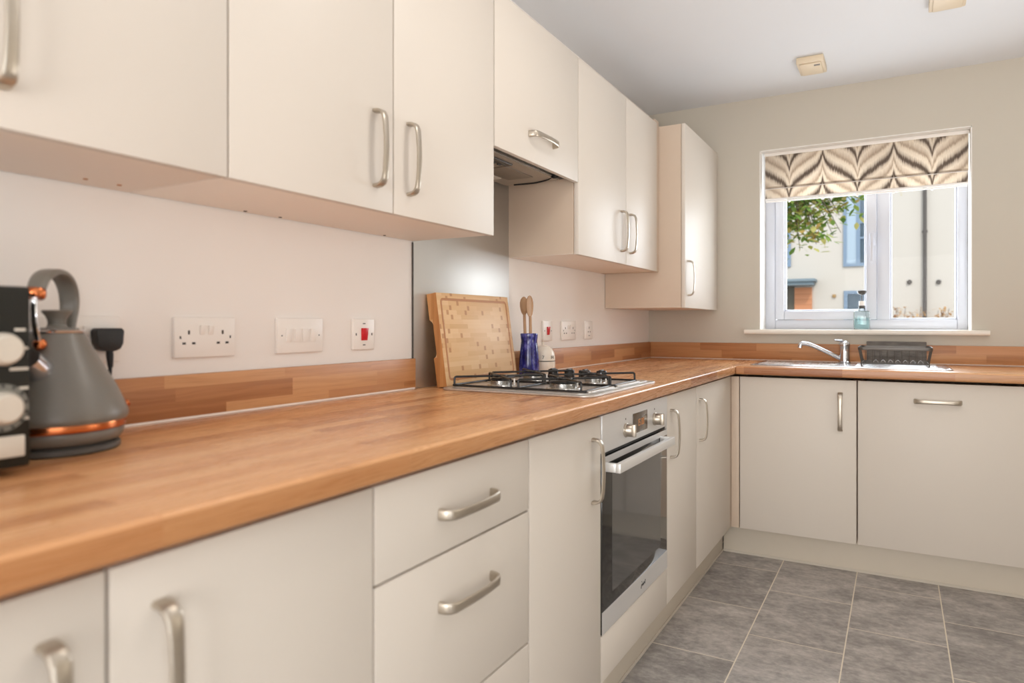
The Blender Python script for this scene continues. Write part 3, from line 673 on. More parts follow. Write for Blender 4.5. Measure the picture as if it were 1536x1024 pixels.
for a_, b_, c_, d_ in zip([ctl[0]] + ctl[:-2], ctl[:-1], ctl[1:], ctl[2:] + [ctl[-1]]):
    for q_ in (0, .25, .5, .75):
        cr = [.5 * (2 * b_[k] + (c_[k] - a_[k]) * q_ + (2 * a_[k] - 5 * b_[k] + 4 * c_[k] - d_[k]) * q_ ** 2 + (3 * b_[k] - a_[k] - 3 * c_[k] + d_[k]) * q_ ** 3) for k in (0, 1)]; hp.append(K(cr[0], cr[1]))
hp.append(K(*ctl[-1]))
sweep(b, hp, kp, [.025 + .006 * math.sin(math.pi * k_ / (len(hp) - 1)) for k_ in range(len(hp))], [.011] * len(hp), 16); plabel(obj('handle', b, m_kettle, kt), 'grey arched handle')
b = BM(); lathe(b, [(0, 0), (.0125, 0), (.0135, .003), (.0135, .010), (.0115, .013), (0, .013)], K(.0665, .2505), tuple(kd * .3 + Vector((0, 0, -1))), 24); plabel(obj('handle_cap', b, m_copper, kt), 'copper cap on the handle end')
b = BM(); sweep(b, [K(.070, .240), K(.0735, .224), K(.072, .205), K(.066, .187), K(.057, .172)], kp, .009, .007); plabel(obj('handle_strut', b, m_chrome, kt), 'bright curved strut')
b = BM(); lathe(b, [(0, -.0095)] + [(.0095 * math.cos(a), .0095 * math.sin(a)) for a in [-1.2 + .3 * i for i in range(9)]] + [(0, .0095)], K(.055, .169), (0, 0, 1), 18); plabel(obj('strut_knob', b, m_copper, kt), 'copper ball joint')
b = BM(); tube(b, [K(.045, .118), K(.062, .131), K(.079, .142), K(.092, .150)], [.023, .0215, .0185, .016], 20); plabel(obj('spout', b, m_chrome, kt), 'shiny metal spout')
b = BM(); cyl(b, K(-.052, .066, .0825), .0055, .005, tuple(kd * -.55 + kp * .83 + Vector((0, 0, .35))), 16); plabel(obj('indicator_light', b, m_copper, kt), 'small copper indicator')

# ------------------------------------------------------------------ chopping board
cb = thing('chopping_board', 'thick bamboo chopping board leaning on the steel splashback behind the hob', 'chopping board', (.066, -2.01, WT))
ang = math.atan2(.042, .294); T = .037; HB = .297; YA, YB = -2.232, -1.782
Mx = Matrix.Translation((.0475, 0, WT + .0006 + T * math.sin(ang) * 0)) @ Matrix.Rotation(-ang, 4, 'Y')
def lean(bm): bmesh.ops.transform(bm, matrix=Mx, verts=bm.verts); return bm
# local: x = thickness (0 back, T front), z = height
b = BM(); prism(b, [(0, 0), (T, 0), (T, HB), (0, HB), (0, .212), (.008, .206), (.012, .196), (.012, .108), (.008, .098), (0, .092)], 'y', YA, YB, .002); lean(b)
bmin = min(v.co.z for v in b.verts); dz = WT + .0006 - bmin; bmesh.ops.translate(b, verts=b.verts, vec=(0, 0, dz))
bx = min(v.co.x for v in b.verts); dxx = .0068 - bx; bmesh.ops.translate(b, verts=b.verts, vec=(dxx, 0, 0))
obj('board', b, [m_bamboo], cb)
def lean2(bm): lean(bm); bmesh.ops.translate(bm, verts=bm.verts, vec=(dxx, 0, dz)); return bm
b = BM(); box(b, .0005, T - .0006, YA - .0004, YA + .004, .214, HB - .001); box(b, .0125, T - .0006, YA - .0004, YA + .004, .094, .214); box(b, .0005, T - .0006, YA - .0004, YA + .004, .001, .094); lean2(b); obj('side_edge', b, m_bamedge, cb, smooth=False)
b = BM(); q = .021
ring = smoothpath([(T, YA + q + .03, HB - q), (T, YB - q, HB - q), (T, YB - q, q), (T, YA + q, q), (T, YA + q, HB - q), (T, YA + q + .03, HB - q)], .012, 5)[:-1]
sweep(b, ring, (1, 0, 0), .0016, .0085, 8, closed=True); lean2(b); plabel(obj('juice_groove', b, m_groove, cb), 'darker juice groove')

# ------------------------------------------------------------------ utensil pot, spoons, timer
PXc, PYc = .085, -1.690
b = BM(); pr = []
nseg = 40
prof = [(0, 0), (.035, 0), (.038, .004), (.039, .03), (.038, .07), (.034, .105), (.0315, .125), (.0305, .135), (.0325, .150), (.0335, .160), (.0325, .164), (.0300, .164), (.0285, .150), (.0275, .03), (0, .03)]
lathe(b, prof, (PXc, PYc, WT + .0006), seg=nseg)
tag(obj('utensil_pot', b, m_blue, None, (PXc, PYc, WT)), 'tall cobalt blue glazed pot with ribbed sides behind the hob', 'pot')
def spoon(label, base, tip, face, rx, rz):
    o = thing('wooden_spoon', label, 'spoon', base, 'wooden spoons in the blue pot'); B_, T_ = Vector(base), Vector(tip); dr_ = (T_ - B_).normalized()
    bm = BM(); tube(bm, [B_ + (T_ - B_) * t for t in (0, .3, .6, 1.0)], [.0055, .006, .006, .0055], 10); obj('shaft', bm, m_spoon, o)
    bm = BM(); nrm = Vector(face); nrm = (nrm - dr_ * nrm.dot(dr_)).normalized(); side = dr_.cross(nrm)
    c = T_ + dr_ * (rz - .006); R = []
    for i in range(9):
        th = math.pi * i / 8; h = -math.cos(th); w = math.sin(th) * rx * (1.0 + .12 * h)
        ringv = []
        for j in range(16):
            a = 2 * math.pi * j / 16; depth = math.sin(a) * w * .42 * (0.35 if math.sin(a) > 0 else 1) - (.25 * w if math.sin(a) > 0.3 else 0)
            ringv.append(bm.verts.new(c + dr_ * (h * rz) + side * (math.cos(a) * max(w, .0012)) + nrm * depth))
        R.append(ringv)
    fs = []
    for A, B2 in zip(R, R[1:]):
        for j in range(16): fs.append(bm.faces.new((A[j], A[(j + 1) % 16], B2[(j + 1) % 16], B2[j])))
    fs.append(bm.faces.new(R[0][::-1])); fs.append(bm.faces.new(R[-1])); bmesh.ops.recalc_face_normals(bm, faces=fs)
    obj('bowl', bm, m_spoon, o, angle=70); return o
spoon('wooden spoon in the blue pot with its bowl partly hidden behind the other spoon', (PXc - .010, PYc - .004, WT + .034), (PXc - .015, PYc - .010, 1.163), (.25, .95, .1), .020, .036)
spoon('wooden spoon in the blue pot with its whole hollow bowl showing', (PXc + .012, PYc - .004, WT + .034), (PXc + .010, PYc - .010, 1.155), (.95, -.1, .1), .023, .042)
# kitchen timer
TXc, TYc = .078, -1.560
tm = thing('kitchen_timer', 'small cream dome shaped kitchen timer with dark numerals beside the blue pot', 'timer', (TXc, TYc, WT))
Ct = (TXc, TYc, WT + .0006)
b = BM(); lathe(b, [(0, 0), (.045, 0), (.047, .003), (.049, .045), (.0485, .052), (0, .052)], Ct, seg=40); obj('base', b, m_timer, tm)
b = BM(); lathe(b, [(.044, .052), (.0475, .0525), (.0475, .0545), (.044, .055)], Ct, seg=40); plabel(obj('joint_ring', b, m_timerw, tm), 'grey joint ring')
b = BM(); lathe(b, [(.0445, .055), (.0485, .056), (.048, .070), (.044, .088), (.036, .102), (.028, .109), (.0275, .111), (.016, .114), (.006, .116), (.005, .120), (.0062, .124), (.0045, .128), (0, .129)], Ct, seg=40); obj('dome', b, m_timer, tm)
b = BM()
def mark_on(bm, a, z, pts, r=.0485):
    tube(bm, [(TXc + (r + .0004) * math.cos(a + p[0] / r), TYc + (r + .0004) * math.sin(a + p[0] / r), WT + z + p[1]) for p in pts], .0011, 5)
for a0, glyph in ((-.35, '1'), (-.20, '4'), (-1.1, '7'), (-1.75, '2')):
    G_ = {'1': [(0, 0), (0, .012)], '4': [(.004, 0), (.004, .012), (-.003, .004), (.006, .004)], '7': [(-.003, .012), (.004, .012), (-.001, 0)], '2': [(-.003, .01), (.001, .012), (.004, .009), (-.003, 0), (.004, 0)]}[glyph]
    mark_on(b, a0, .064, G_, .0482)
obj('numeral', b, m_dark, tm)
b = BM(); tube(b, arc((TXc - .002, TYc + .030, WT + .111), (TXc, TYc + .062, WT + .112), (TXc, TYc + .048, WT + .066), 8), .0045, 8); obj('handle', b, m_timer, tm)

# ------------------------------------------------------------------ hob
hb = thing('gas_hob', 'steel four burner gas hob with black wire pan supports set into the worktop', 'hob', (.335, -1.99, WT))
HX0, HX1, HY0, HY1 = .092, .588, -2.283, -1.705
def rrect(x0, x1, y0, y1, r, n=6):
    pts = []
    for (cx, cy, a0) in ((x1 - r, y1 - r, 0), (x0 + r, y1 - r, 90), (x0 + r, y0 + r, 180), (x1 - r, y0 + r, 270)):
        pts += [(cx + r * math.cos(math.radians(a0 + 90 * i / n)), cy + r * math.sin(math.radians(a0 + 90 * i / n))) for i in range(n + 1)]
    return pts
b = BM()
prism(b, rrect(HX0, HX1, HY0, HY1, .03), 'z', WT + .0006, WT + .0065, .0018)
prism(b, rrect(HX0 + .02, HX1 - .02, HY0 + .018, HY1 - .02, .03), 'z', WT + .0064, WT + .0095, .0015)
obj('hob_plate', b, m_hob, hb)
b = BM()
for (ya, yb) in ((HY0 + .032, -2.05), (-2.03, HY1 - .115)):
    prism(b, rrect(HX0 + .035, HX1 - .04, ya, yb, .02), 'z', WT + .0092, WT + .0102, .0004)
    prism(b, rrect(HX1 - .032, HX1 - .016, ya + .01, yb - .01, .007), 'z', WT + .0092, WT + .0150, .002)
obj('raised_panel', b, m_hob, hb)
burn = [(.230, -2.151, .030), (.445, -2.151, .040), (.230, -1.925, .037), (.445, -1.925, .028)]
for (x, y, r) in burn:
    b = BM(); lathe(b, [(0, 0), (r + .012, 0), (r + .010, .003), (r, .005), (r, .016), (r - .003, .018), (0, .018)], (x, y, WT + .0095), seg=32)
    bo = obj('burner', b, m_steel, hb)
    b = BM(); lathe(b, [(0, 0), (r + .001, 0), (r + .002, .003), (r - .003, .006), (0, .007)], (x, y, WT + .0277), seg=32); plabel(obj('burner_cap', b, m_iron, bo), 'black burner cap')
    b = BM(); cyl(b, (x + .03, y + .035, WT + .0095), .0028, .02, seg=8); obj('spark_pin', b, m_white, bo)
for i, kx in enumerate((.222, .286, .347, .408)):
    b = BM(); lathe(b, [(0, 0), (.021, 0), (.021, .004), (.0185, .007), (.0175, .026), (.016, .0285), (0, .0285)], (kx, -1.762, WT + .0095), seg=28); box(b, kx - .0035, kx + .0035, -1.781, -1.743, WT + .034, WT + .0415, .0015)
    plabel(obj('knob', b, m_iron, hb), 'black control knob')
b = BM()
for kx in (.245, .31, .37, .44, .48): cyl(b, (kx, -1.73, WT + .0095), .004, .0006, seg=10)
obj('printed_mark', b, m_dark, hb)
# pan supports: two wire frames side by side, a cross of raised rods over every burner
for (ya, yb) in ((HY0 + .026, -2.045), (-2.037, HY1 - .108)):
    xa, xb = HX0 + .03, HX1 - .035; xm = (xa + xb) / 2; ym = (ya + yb) / 2
    o = BM(); zb, zt = WT + .0145, WT + .0395; r = .0033
    tube(o, smoothpath([(xa, ym, zb), (xa, ya, zb), (xb, ya, zb), (xb, yb, zb), (xa, yb, zb), (xa, ym + .001, zb)], .012, 4)[:-1], r, 8, closed=True)
    tube(o, [(xm, ya, zb), (xm, yb, zb)], r, 8)
    for (x0, x1) in ((xa, xm - .006), (xm + .006, xb)):
        cx_, cy_ = (x0 + x1) / 2, ym
        for cx0 in (x0 + .006, x1 - .006):
            for cy0 in (ya + .004, yb - .004):
                d_ = Vector((cx_ - cx0, cy_ - cy0, 0)); e_ = Vector((cx0, cy0, zt)) + d_ * .86
                tube(o, smoothpath([(cx0, cy0, zb), (cx0, cy0, zt), tuple(e_)], .007, 4), r, 8)
        ring_ = [(cx_ + .022 * math.cos(2 * math.pi * k / 16), cy_ + .022 * math.sin(2 * math.pi * k / 16), zt) for k in range(16)]
        tube(o, ring_, .0028, 6, closed=True)
    for (fx, fy) in ((xa, ya + .016), (xa, yb - .016), (xb, ya + .016), (xb, yb - .016)): cyl(o, (fx, fy, WT + .0105), .005, .006, seg=8)
    plabel(obj('pan_support', o, m_iron, hb), 'black wire pan support')

# ------------------------------------------------------------------ sink, tap, rack
sk = thing('sink', 'stainless steel sink with bowl and drainer let into the worktop under the window', 'sink', (1.09, -.28, WT))
SX0, SX1, SY0, SY1 = .672, 1.512, -.520, -.062
zz = WT + .0006
b = BM()
bx0, bx1, by0, by1 = .715, 1.035, -.475, -.135
# deck around the bowl recess: bowl shown as a shallow pressed pan above the worktop slab
outer = rrect(SX0, SX1, SY0, SY1, .03, 6)
prism(b, outer, 'z', zz, zz + .0022, .0008)
obj('sink_deck', b, m_steelx, sk)
b = BM()
R1 = rrect(bx0 - .012, bx1 + .012, by0 - .012, by1 + .012, .05, 6); R2 = rrect(bx0, bx1, by0, by1, .045, 6); R3 = rrect(bx0 + .006, bx1 - .006, by0 + .006, by1 - .006, .04, 6)
def loft(bm, loops):
    L_ = [[bm.verts.new((p[0], p[1], z)) for p in pts] for pts, z in loops]; n = len(L_[0])
    for A, B2 in zip(L_, L_[1:]):
        for i in range(n): bm.faces.new((A[i], A[(i + 1) % n], B2[(i + 1) % n], B2[i]))
    bm.faces.new(L_[-1]); return L_
loft(b, [(R1, zz + .0023), (R1, zz + .005), (R2, zz + .0055), (R3, zz + .0026)])
bmesh.ops.recalc_face_normals(b, faces=b.faces); obj('bowl', b, m_steel, sk)
b = BM(); cyl(b, (.875, -.30, zz + .0027), .035, .0012, seg=24); obj('drain', b, m_chrome, sk)
b = BM()
prism(b, rrect(1.06, 1.49, -.49, -.09, .03, 6), 'z', zz + .0021, zz + .0034, .0005)
for k in range(9):
    yy = -.455 + k * .04; box(b, 1.13, 1.46, yy - .006, yy + .006, zz + .0033, zz + .0056, .0015)
obj('drainer_ribs', b, m_steelx, sk)
b = BM(); prism(b, rrect(SX0 + .004, SX1 - .004, SY0 + .004, SY0 + .016, .005, 3), 'z', zz + .0021, zz + .0042, .001); prism(b, rrect(SX1 - .018, SX1 - .006, SY0 + .02, SY1 - .02, .005, 3), 'z', zz + .0021, zz + .0042, .001); prism(b, rrect(SX0 + .006, SX0 + .018, SY0 + .02, SY1 - .02, .005, 3), 'z', zz + .0021, zz + .0042, .001); obj('rim', b, m_chrome, sk)
tp = thing('mixer_tap', 'chrome mixer tap with a long slanting spout at the back of the sink', 'tap', (1.066, -.115, zz))
b = BM(); lathe(b, [(0, 0), (.029, 0), (.029, .004), (.0255, .007), (.0245, .05), (.024, .078), (.0255, .084), (.0255, .088), (0, .088)], (1.066, -.115, zz + .0036), seg=28); obj('body', b, m_chrome, tp)
b = BM(); lathe(b, [(.0255, .0885), (.0262, .094), (.0225, .104), (.012, .110), (0, .112)], (1.066, -.115, zz + .0036), seg=28); sweep(b, smoothpath([(1.084, -.118, zz + .096), (1.062, -.123, zz + .113), (1.022, -.142, zz + .118)], .015), (0, .9, .1), [.020] * 7 + [.015], [.012] * 7 + [.006], 10) ; obj('lever', b, m_chrome, tp)
b = BM(); tube(b, smoothpath([(1.058, -.118, zz + .018), (.955, -.155, zz + .074), (.90, -.175, zz + .0985), (.868, -.187, zz + .1), (.863, -.189, zz + .078)], .03, 6), .0105, 14); obj('spout', b, m_chrome, tp)
# dish rack
dk = thing('dish_rack', 'dark wire dish rack standing empty on the sink drainer', 'dish rack', (1.29, -.30, zz))
RX0_, RX1_, RY0_, RY1_ = 1.143, 1.437, -.445, -.135; zr = zz + .0062
b = BM(); top = rrect(RX0_, RX1_, RY0_, RY1_, .022, 5); sweep(b, [(p[0], p[1], zr + .081) for p in top], (0, 0, 1), .015, .004, 8, closed=True); obj('top_rail', b, m_wire, dk)
b = BM(); ins = .012; low = rrect(RX0_ + ins, RX1_ - ins, RY0_ + ins, RY1_ - ins, .02, 5); tube(b, [(p[0], p[1], zr + .0125) for p in low], .0022, 6, closed=True)
for k in range(9): yy = RY0_ + .035 + k * .03; tube(b, [(RX0_ + ins, yy, zr + .0125), (RX1_ - ins, yy, zr + .0125)], .0014, 6)
for k in range(9):
    xx = RX0_ + .03 + k * .0293
    for (s, y0) in ((1, RY0_), (-1, RY1_)): tube(b, [(xx, y0, zr + .077), (xx, y0 + s * ins, zr + .0125)], .0013, 6)
for k in range(7):
    yy = RY0_ + .035 + k * .04
    for (s, x0) in ((1, RX0_), (-1, RX1_)): tube(b, [(x0, yy, zr + .077), (x0 + s * ins, yy, zr + .0125)], .0013, 6)
obj('wire_basket', b, m_wire, dk)
for (x, y) in ((RX0_ + .012, RY0_ + .03), (RX1_ - .012, RY0_ + .03), (RX0_ + .012, RY1_ - .03), (RX1_ - .012, RY1_ - .03)):
    b = BM(); tube(b, [(x, y, zr + .0003), (x, y, zr + .02)], .003, 8); obj('leg', b, m_wire, dk)
b = BM()
for k in range(7): xx = RX0_ + .06 + k * .03; tube(b, smoothpath([(xx, -.36, zr + .0155), (xx + .010, -.36, zr + .030), (xx + .02, -.36, zr + .0155)], .008, 3), .0013, 6)
obj('plate_divider', b, m_chrome, dk)
b = BM(); box(b, 1.163, 1.427, -.006, .006, 0, .108, .003)
bmesh.ops.transform(b, matrix=Matrix.Translation((0, -.040, zz + .0045)) @ Matrix.Rotation(math.radians(-9), 4, 'X'), verts=b.verts)
tag(obj('board', b, m_slab, None, (1.29, -.04, zz)), 'dark grey rectangular board standing upright on the sink behind the dish rack', 'board')

# bottle on the sill
bt = thing('glass_bottle', 'square teal tinted glass bottle with dark domed stopper on the window sill', 'bottle', (1.137, .085, 1.0968))
zs = 1.0968
b = BM(); box(b, 1.099, 1.175, .050, .120, zs + .0006, zs + .098, .008, 3); obj('glass_body', b, m_bottle, bt)
b = BM(); box(b, 1.104, 1.170, .055, .115, zs + .005, zs + .062, .006); plabel(obj('liquid', b, M_glass('teal_liquid', (.84, .94, .94, 1), .3), bt), 'pale teal liquid')
b = BM(); lathe(b, [(0, 0), (.016, 0), (.016, .012), (.0125, .016), (.0125, .03), (0, .03)], (1.137, .085, zs + .0985), seg=20); obj('neck', b, m_bottle, bt)
b = BM(); lathe(b, [(0, 0), (.0165, 0), (.0165, .014), (0, .014)], (1.137, .085, zs + .112), seg=20); plabel(obj('collar_band', b, m_kdark, bt), 'dark band')
b = BM(); lathe(b, [(0, 0), (.0145, 0), (.0145, .024), (0, .024)], (1.137, .085, zs + .1265), seg=20); obj('collar', b, m_white, bt)
b = BM(); cyl(b, (1.137, .085, zs + .151), .003, .036, seg=10); lathe(b, [(0, 0), (.012, .003), (.020, .010), (.0235, .020), (.022, .0235), (0, .0245)], (1.137, .085, zs + .182), seg=20); plabel(obj('stopper', b, m_kdark, bt), 'dark domed stopper')

# ceiling boxes
def detector(label, x0, x1, y0, y1):
    o = thing('ceiling_detector', label, 'detector', ((x0 + x1) / 2, (y0 + y1) / 2, H - .036)); bm = BM(); box(bm, x0, x1, y0, y1, H - .030, H - .0005, .004); box(bm, x0 + .012, x1 - .012, y0 + .012, y1 - .012, H - .036, H - .0305, .003); obj('cover', bm, m_beige, o)
    bm = BM(); cyl(bm, ((x0 + x1) / 2 + .02, y0 + .04, H - .0375), .006, .0014, seg=12); box(bm, x0 + .075, x0 + .1, y0 + .028, y0 + .045, H - .0372, H - .0362); obj('indicator', bm, m_timerw, o); return o
detector('whole beige box on the ceiling above the window blind', .885, 1.003, -.515, -.335)
detector('beige box on the ceiling cut off by the top edge of the photo', 1.408, 1.53, -1.0, -.825)

# ------------------------------------------------------------------ outside
m_render = plain('cream_render', (211, 201, 189), .9, var=.02, scale=3, bump=.05)
m_bluegrey = plain('blue_grey_frame', (132, 150, 170), .5, var=.02)
m_bluepanel = plain('pale_blue_panel', (176, 192, 205), .5, var=.02)
m_outglass = plain('dark_window_glass', (92, 106, 118), .1, 0, .8, var=.15, scale=2)
m_orange = NT('orange_boarding'); x, y, z = m_orange.pos(); w_ = m_orange.math('FRACT', m_orange.math('DIVIDE', z, .085)); m_orange.principled(m_orange.ramp(w_, [(0, (150, 92, 60)), (.08, (214, 148, 108)), (1, (206, 138, 98))]), .8); m_orange = m_orange.m
m_doord = plain('dark_front_door', (96, 88, 74), .5, var=.1, scale=8)
m_lead = plain('grey_canopy', (128, 142, 150), .6, var=.05)
m_pipe = plain('grey_downpipe', (92, 84, 78), .5, var=.05)
m_pave = plain('paving', (170, 165, 156), .9, var=.08, scale=4)
m_bark = plain('bark', (96, 78, 62), .9, var=.2, scale=20)
def M_leaf(name, stops):
    t = NT(name); g = t.n('ShaderNodeNewGeometry'); c = t.ramp(g.outputs['Random Per Island'], stops)
    d = t.n('ShaderNodeBsdfDiffuse'); t.l(c, d.inputs[0]); tr = t.n('ShaderNodeBsdfTranslucent'); t.l(c, tr.inputs[0]); mx = t.n('ShaderNodeMixShader'); mx.inputs[0].default_value = .4
    t.l(d.outputs[0], mx.inputs[1]); t.l(tr.outputs[0], mx.inputs[2]); t.l(mx.outputs[0], t.out.inputs[0]); return t.m
m_leaf = M_leaf('green_leaf', [(0, (104, 138, 70)), (.35, (140, 172, 86)), (.6, (184, 196, 104)), (.8, (216, 206, 128)), (1, (196, 152, 86))])
m_dry = M_leaf('dry_leaf', [(0, (206, 160, 110)), (.5, (222, 190, 146)), (1, (186, 128, 82))])
b = BM(); box(b, -14, 16, .31, 9.5, -.3, -.13); struct(obj('ground', b, m_pave, smooth=False))
FYc = 8.0
hs = thing('house', 'cream rendered house across the way seen through the window', 'house', (1, 8.5, -.12))
b = BM(); box(b, -7, 9, FYc, FYc + 1.2, -.12, 6.2); obj('wall', b, m_render, hs, smooth=False)
def out_window(x0, x1, z0, z1, panel=None, bars=()):
    f = .05; bm = BM(); y0, y1 = FYc - .03, FYc - .001
    box(bm, x0, x1, y0, y1, z0, z0 + f); box(bm, x0, x1, y0, y1, z1 - f, z1); box(bm, x0, x0 + f, y0, y1, z0 + f, z1 - f); box(bm, x1 - f, x1, y0, y1, z0 + f, z1 - f)
    for (a0, a1, c0, c1) in bars: box(bm, a0, a1, y0, y1, c0, c1)
    fr_ = obj('window', bm, m_bluegrey, hs, smooth=False)
    bm = BM(); box(bm, x0 + f, x1 - f, FYc - .012, FYc - .002, z0 + f, z1 - f); obj('pane', bm, m_outglass, fr_, smooth=False)
    if panel: bm = BM(); box(bm, panel[0], panel[1], FYc - .02, FYc - .0125, z0 + f, z1 - f); obj('blank_panel', bm, m_bluepanel, fr_, smooth=False)
out_window(.552, 1.16, 2.034, 3.5, (.602, .735), ((.735, .79, 2.084, 3.45), (.79, 1.11, 2.70, 2.76), (.79, 1.11, 2.46, 2.49)))
out_window(.561, 1.16, .75, 1.652, None, ((.80, .83, .8, 1.6),))
out_window(-1.1, -.222, 2.067, 3.2)
b = BM(); box(b, -1.3, -.165, FYc - .02, FYc - .001, -.12, 1.74); plabel(obj('front_door', b, m_doord, hs, smooth=False), 'dark front door')
b = BM(); box(b, -.163, .098, FYc - .04, FYc - .001, -.12, 1.72); plabel(obj('timber_panel', b, m_orange, hs, smooth=False), 'orange timber boarding beside the door')
b = BM(); box(b, -1.5, .14, FYc - .34, FYc - .001, 1.745, 1.80, .006); box(b, -1.55, .175, FYc - .38, FYc - .001, 1.80, 1.845, .006); plabel(obj('porch_canopy', b, m_lead, hs), 'grey flat porch canopy')
b = BM(); box(b, .395, .445, FYc - .03, FYc - .001, 1.55, 1.60, .004); cyl(b, (.42, FYc - .032, 1.58), .012, .003, (0, 1, 0), 12); plabel(obj('wall_box', b, plain('ochre_box', (176, 140, 92), .6), hs), 'small ochre wall box')
for (vx, vz) in ((1.455, 1.766), (1.832, 1.756)):
    b = BM(); lathe(b, [(0, 0), (.034, 0), (.034, .02), (.024, .045), (0, .05)], (vx, FYc - .001, vz), (0, -1, 0), 20); plabel(obj('wall_vent', b, m_pipe, hs), 'round dark wall vent')
b = BM(); cyl(b, (1.655, FYc - .045, -.1), .026, 5.2, seg=14)
for zc in (.9, 2.5, 4.1): box(b, 1.62, 1.69, FYc - .06, FYc - .001, zc, zc + .03)
obj('downpipe', b, m_pipe, hs)

tr_ = thing('tree', 'green and yellow leafed tree outside the window', 'tree', (-.55, 4.3, -.13))
b = BM(); tube(b, [(-.55, 4.3, -.12), (-.52, 4.3, 1.0), (-.40, 4.25, 2.0), (.0, 4.2, 2.9)], [.07, .06, .05, .03], 10); obj('trunk', b, m_bark, tr_)
def leafat(bm, c, s, rng):
    d = Vector((rng.uniform(-1, 1), rng.uniform(-1, 1), rng.uniform(-.9, .5))).normalized(); u, w, a = frame_of(d)
    pts = [c, c + a * s * .35 + u * s * .28, c + a * s * .7 + u * s * .2, c + a * s + w * s * .06, c + a * s * .7 - u * s * .2, c + a * s * .35 - u * s * .28]
    bm.faces.new([bm.verts.new(p) for p in pts])
rng = random.Random(3); lv = BM(); br = BM()
ctr = Vector((.20, 4.2, 2.74)); n_ = 0
for k in range(210):
    while True:
        p = Vector((rng.uniform(-1, 1), rng.uniform(-1, 1), rng.uniform(-1, 1)))
        if .4 < p.length < 1: break
    q_ = ctr + Vector((p.x * .86, p.y * .6, p.z * .92))
    st = ctr + (q_ - ctr) * .25 + Vector((0, 0, .25)); tube(br, arc(st, (st + q_) / 2 + Vector((0, 0, .12)), q_, 4), [.010, .008, .006, .004, .003], 5)
    for j in range(24):
        f_ = rng.uniform(.45, 1.05); c = st + (q_ - st) * f_ + Vector((rng.gauss(0, .08), rng.gauss(0, .08), rng.gauss(0, .07))); leafat(lv, c, rng.uniform(.075, .125), rng)
# one long drooping twig reaching further right
tw = arc((.55, 4.1, 2.95), (1.1, 4.05, 2.95), (1.33, 4.0, 2.5), 8); tube(br, tw, .004, 5)
for j in range(26): f_ = rng.uniform(5, 8); i_ = min(7, int(f_)); c = tw[i_].lerp(tw[i_ + 1], f_ - i_) + Vector((rng.gauss(0, .03), rng.gauss(0, .03), rng.gauss(0, .025))); leafat(lv, c, rng.uniform(.05, .08), rng)
obj('branches', br, m_bark, tr_); obj('foliage', lv, m_leaf, tr_, smooth=False)
for i, (sx, lab) in enumerate(((1.30, 'dry brown shrub outside between the window mullion and the downpipe'), (1.56, 'dry brown shrub standing at the foot of the downpipe'), (1.80, 'dry brown shrub outside past the downpipe, away from the mullion'))):
    sh = thing('shrub', lab, 'shrub', (sx, 7.6, -.13)); st_ = BM(); lf = BM()
    for k in range(8):
        tip = Vector((sx + rng.uniform(-.14, .14), 7.6 + rng.uniform(-.12, .12), rng.uniform(1.16, 1.42))); pth = arc((sx, 7.6, -.12), (sx + (tip.x - sx) * .3, 7.6, .7), tip, 5); tube(st_, pth, [.008, .007, .006, .005, .004, .003], 5)
        for j in range(34): f_ = rng.uniform(.62, 1.0); c = Vector(pth[0]).lerp(tip, f_) + Vector((rng.gauss(0, .045), rng.gauss(0, .03), rng.gauss(0, .03))); leafat(lf, c, rng.uniform(.04, .075), rng)
    obj('stems', st_, m_bark, sh); obj('leaves', lf, m_dry, sh, smooth=False)

# ------------------------------------------------------------------ repeats inside one part become parts of their own
def split_islands(o):
    bm = bmesh.new(); bm.from_mesh(o.data); seen = set(); groups = []
    for v in bm.verts:
        if v in seen: continue
        st, g = [v], []
        seen.add(v)
        while st:
            q = st.pop(); g.append(q)
            for e in q.link_edges:
                w = e.other_vert(q)
                if w not in seen: seen.add(w); st.append(w)
        groups.append([q.index for q in g])
    for g in groups[1:]:
        b2 = bm.copy(); b2.verts.ensure_lookup_table(); keep = set(g)
        bmesh.ops.delete(b2, geom=[v for v in b2.verts if v.index not in keep], context='VERTS')
        me = bpy.data.meshes.new(o.data.name); b2.to_mesh(me); b2.free()
        for m in o.data.materials: me.materials.append(m)
        c = o.copy(); c.data = me; COL.objects.link(c)
    keep = set(groups[0]); bmesh.ops.delete(bm, geom=[v for v in bm.verts if v.index not in keep], context='VERTS'); bm.to_mesh(o.data); bm.free()
SPLIT = ('steel_trim', 'cord_ring', 'edge_trim', 'screw_cap', 'socket_hole', 'printed_mark', 'dial_mark', 'digits', 'numeral')
for o in [o for o in COL.objects if o.type == 'MESH' and o.name.split('.')[0] in SPLIT]: split_islands(o)

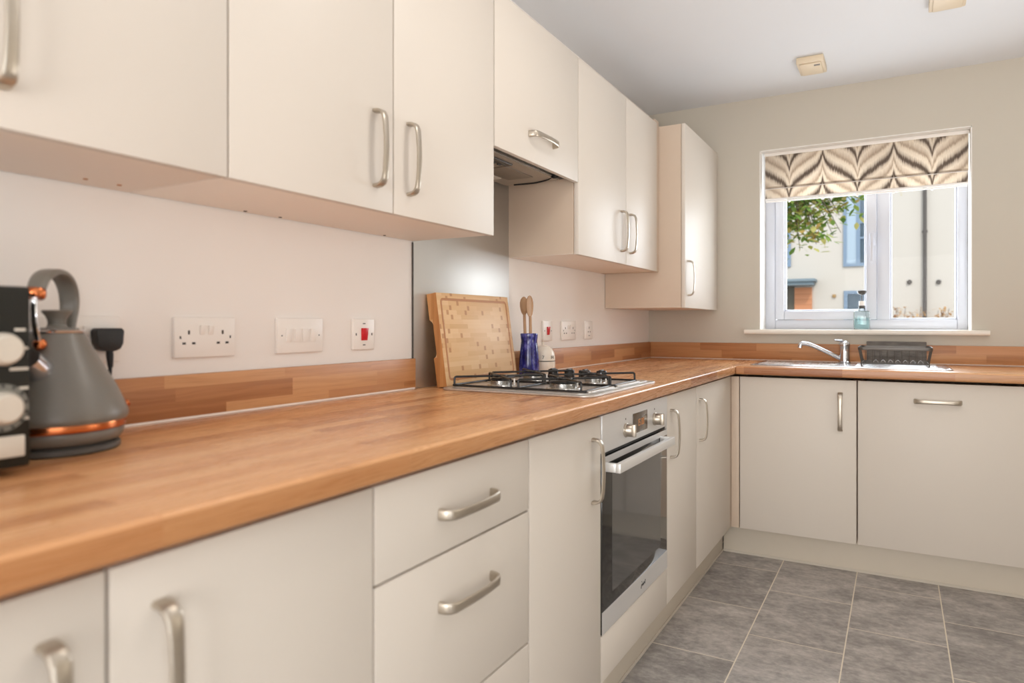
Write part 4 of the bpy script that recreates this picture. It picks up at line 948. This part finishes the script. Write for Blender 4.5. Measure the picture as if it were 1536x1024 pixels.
# ------------------------------------------------------------------ light
world = bpy.data.worlds.new('world'); scene.world = world; world.use_nodes = True
bg = world.node_tree.nodes['Background']; bg.inputs[0].default_value = (.82, .90, 1.0, 1); bg.inputs[1].default_value = 1.75
def area(name, loc, rot, sx, sy, power, colr, shape='RECTANGLE'):
    l = bpy.data.lights.new(name, 'AREA'); l.shape = shape; l.size = sx
    if shape in ('RECTANGLE', 'ELLIPSE'): l.size_y = sy
    l.energy = power; l.color = colr; o = bpy.data.objects.new(name, l); COL.objects.link(o); o.location = loc; o.rotation_euler = rot; return o
WARM = (1.0, .94, .87)
area('ceiling_lamp_kitchen', (1.04, -2.45, H - .04), (0, 0, 0), .24, .24, 4.2, WARM, 'DISK')
area('added_ceiling_fill', (1.15, -4.9, H - .04), (0, 0, 0), .35, .35, 1.0, WARM, 'DISK')  # added fill above and behind the camera, no known lamp there
area('flash_bounced_behind_camera', (1.85, -4.9, 1.25), (math.radians(180), 0, 0), .6, .6, 4, (1.0, .95, .90))
area('added_ceiling_uplight', (2.2, -2.0, .9), (math.radians(180), 0, 0), .6, .6, 21, (1.0, .985, .98))  # added upward fill out of frame, brightens the ceiling and its bounce
area('added_fill_right', (XR + .04, (PY0 + PY1) / 2, 1.08), (0, math.radians(90), 0), 1.9, 1.5, 11, (1.0, .94, .88))  # added side fill set in the invented right-hand opening
area('added_fill_rear', ((RX0 + RX1) / 2, YR - .04, 1.1), (math.radians(90), 0, 0), 1.5, 1.9, 66, (1.0, .96, .915))  # added frontal fill set in the invented rear opening
area('kitchen_window_daylight', (1.12, .26, 1.5), (math.radians(-90), 0, 0), .9, .8, 22, (.88, .94, 1.0))
sun = bpy.data.lights.new('sun', 'SUN'); sun.energy = 1.5; sun.angle = math.radians(4); sun.color = (1, .95, .86); so = bpy.data.objects.new('sun', sun); COL.objects.link(so)
so.rotation_euler = Vector((-.35, .75, -.75)).to_track_quat('-Z', 'Y').to_euler()

# ------------------------------------------------------------------ camera
cam = bpy.data.cameras.new('camera'); co = bpy.data.objects.new('camera', cam); COL.objects.link(co)
F_PX = 1022.3; HOR = 486.27
cam.sensor_fit = 'HORIZONTAL'; cam.sensor_width = 36.0; cam.lens = F_PX / 1536 * 36.0
cam.shift_y = (HOR - 512) / 1536.0
co.location = (1.3031, -3.9733, 1.124); co.rotation_euler = (math.radians(90), 0, math.radians(29.517))
cam.clip_start = .02; cam.clip_end = 100
cam.dof.use_dof = True; cam.dof.focus_distance = 2.5; cam.dof.aperture_fstop = 2.8
scene.camera = co
vs = scene.view_settings; vs.view_transform = 'Standard'; vs.look = 'None'; vs.gamma = 1.0; vs.exposure = 0.0; vs.use_curve_mapping = False
scene.cycles.use_denoising = True
scene.cycles.max_bounces = 10; scene.cycles.diffuse_bounces = 6; scene.cycles.transparent_max_bounces = 16
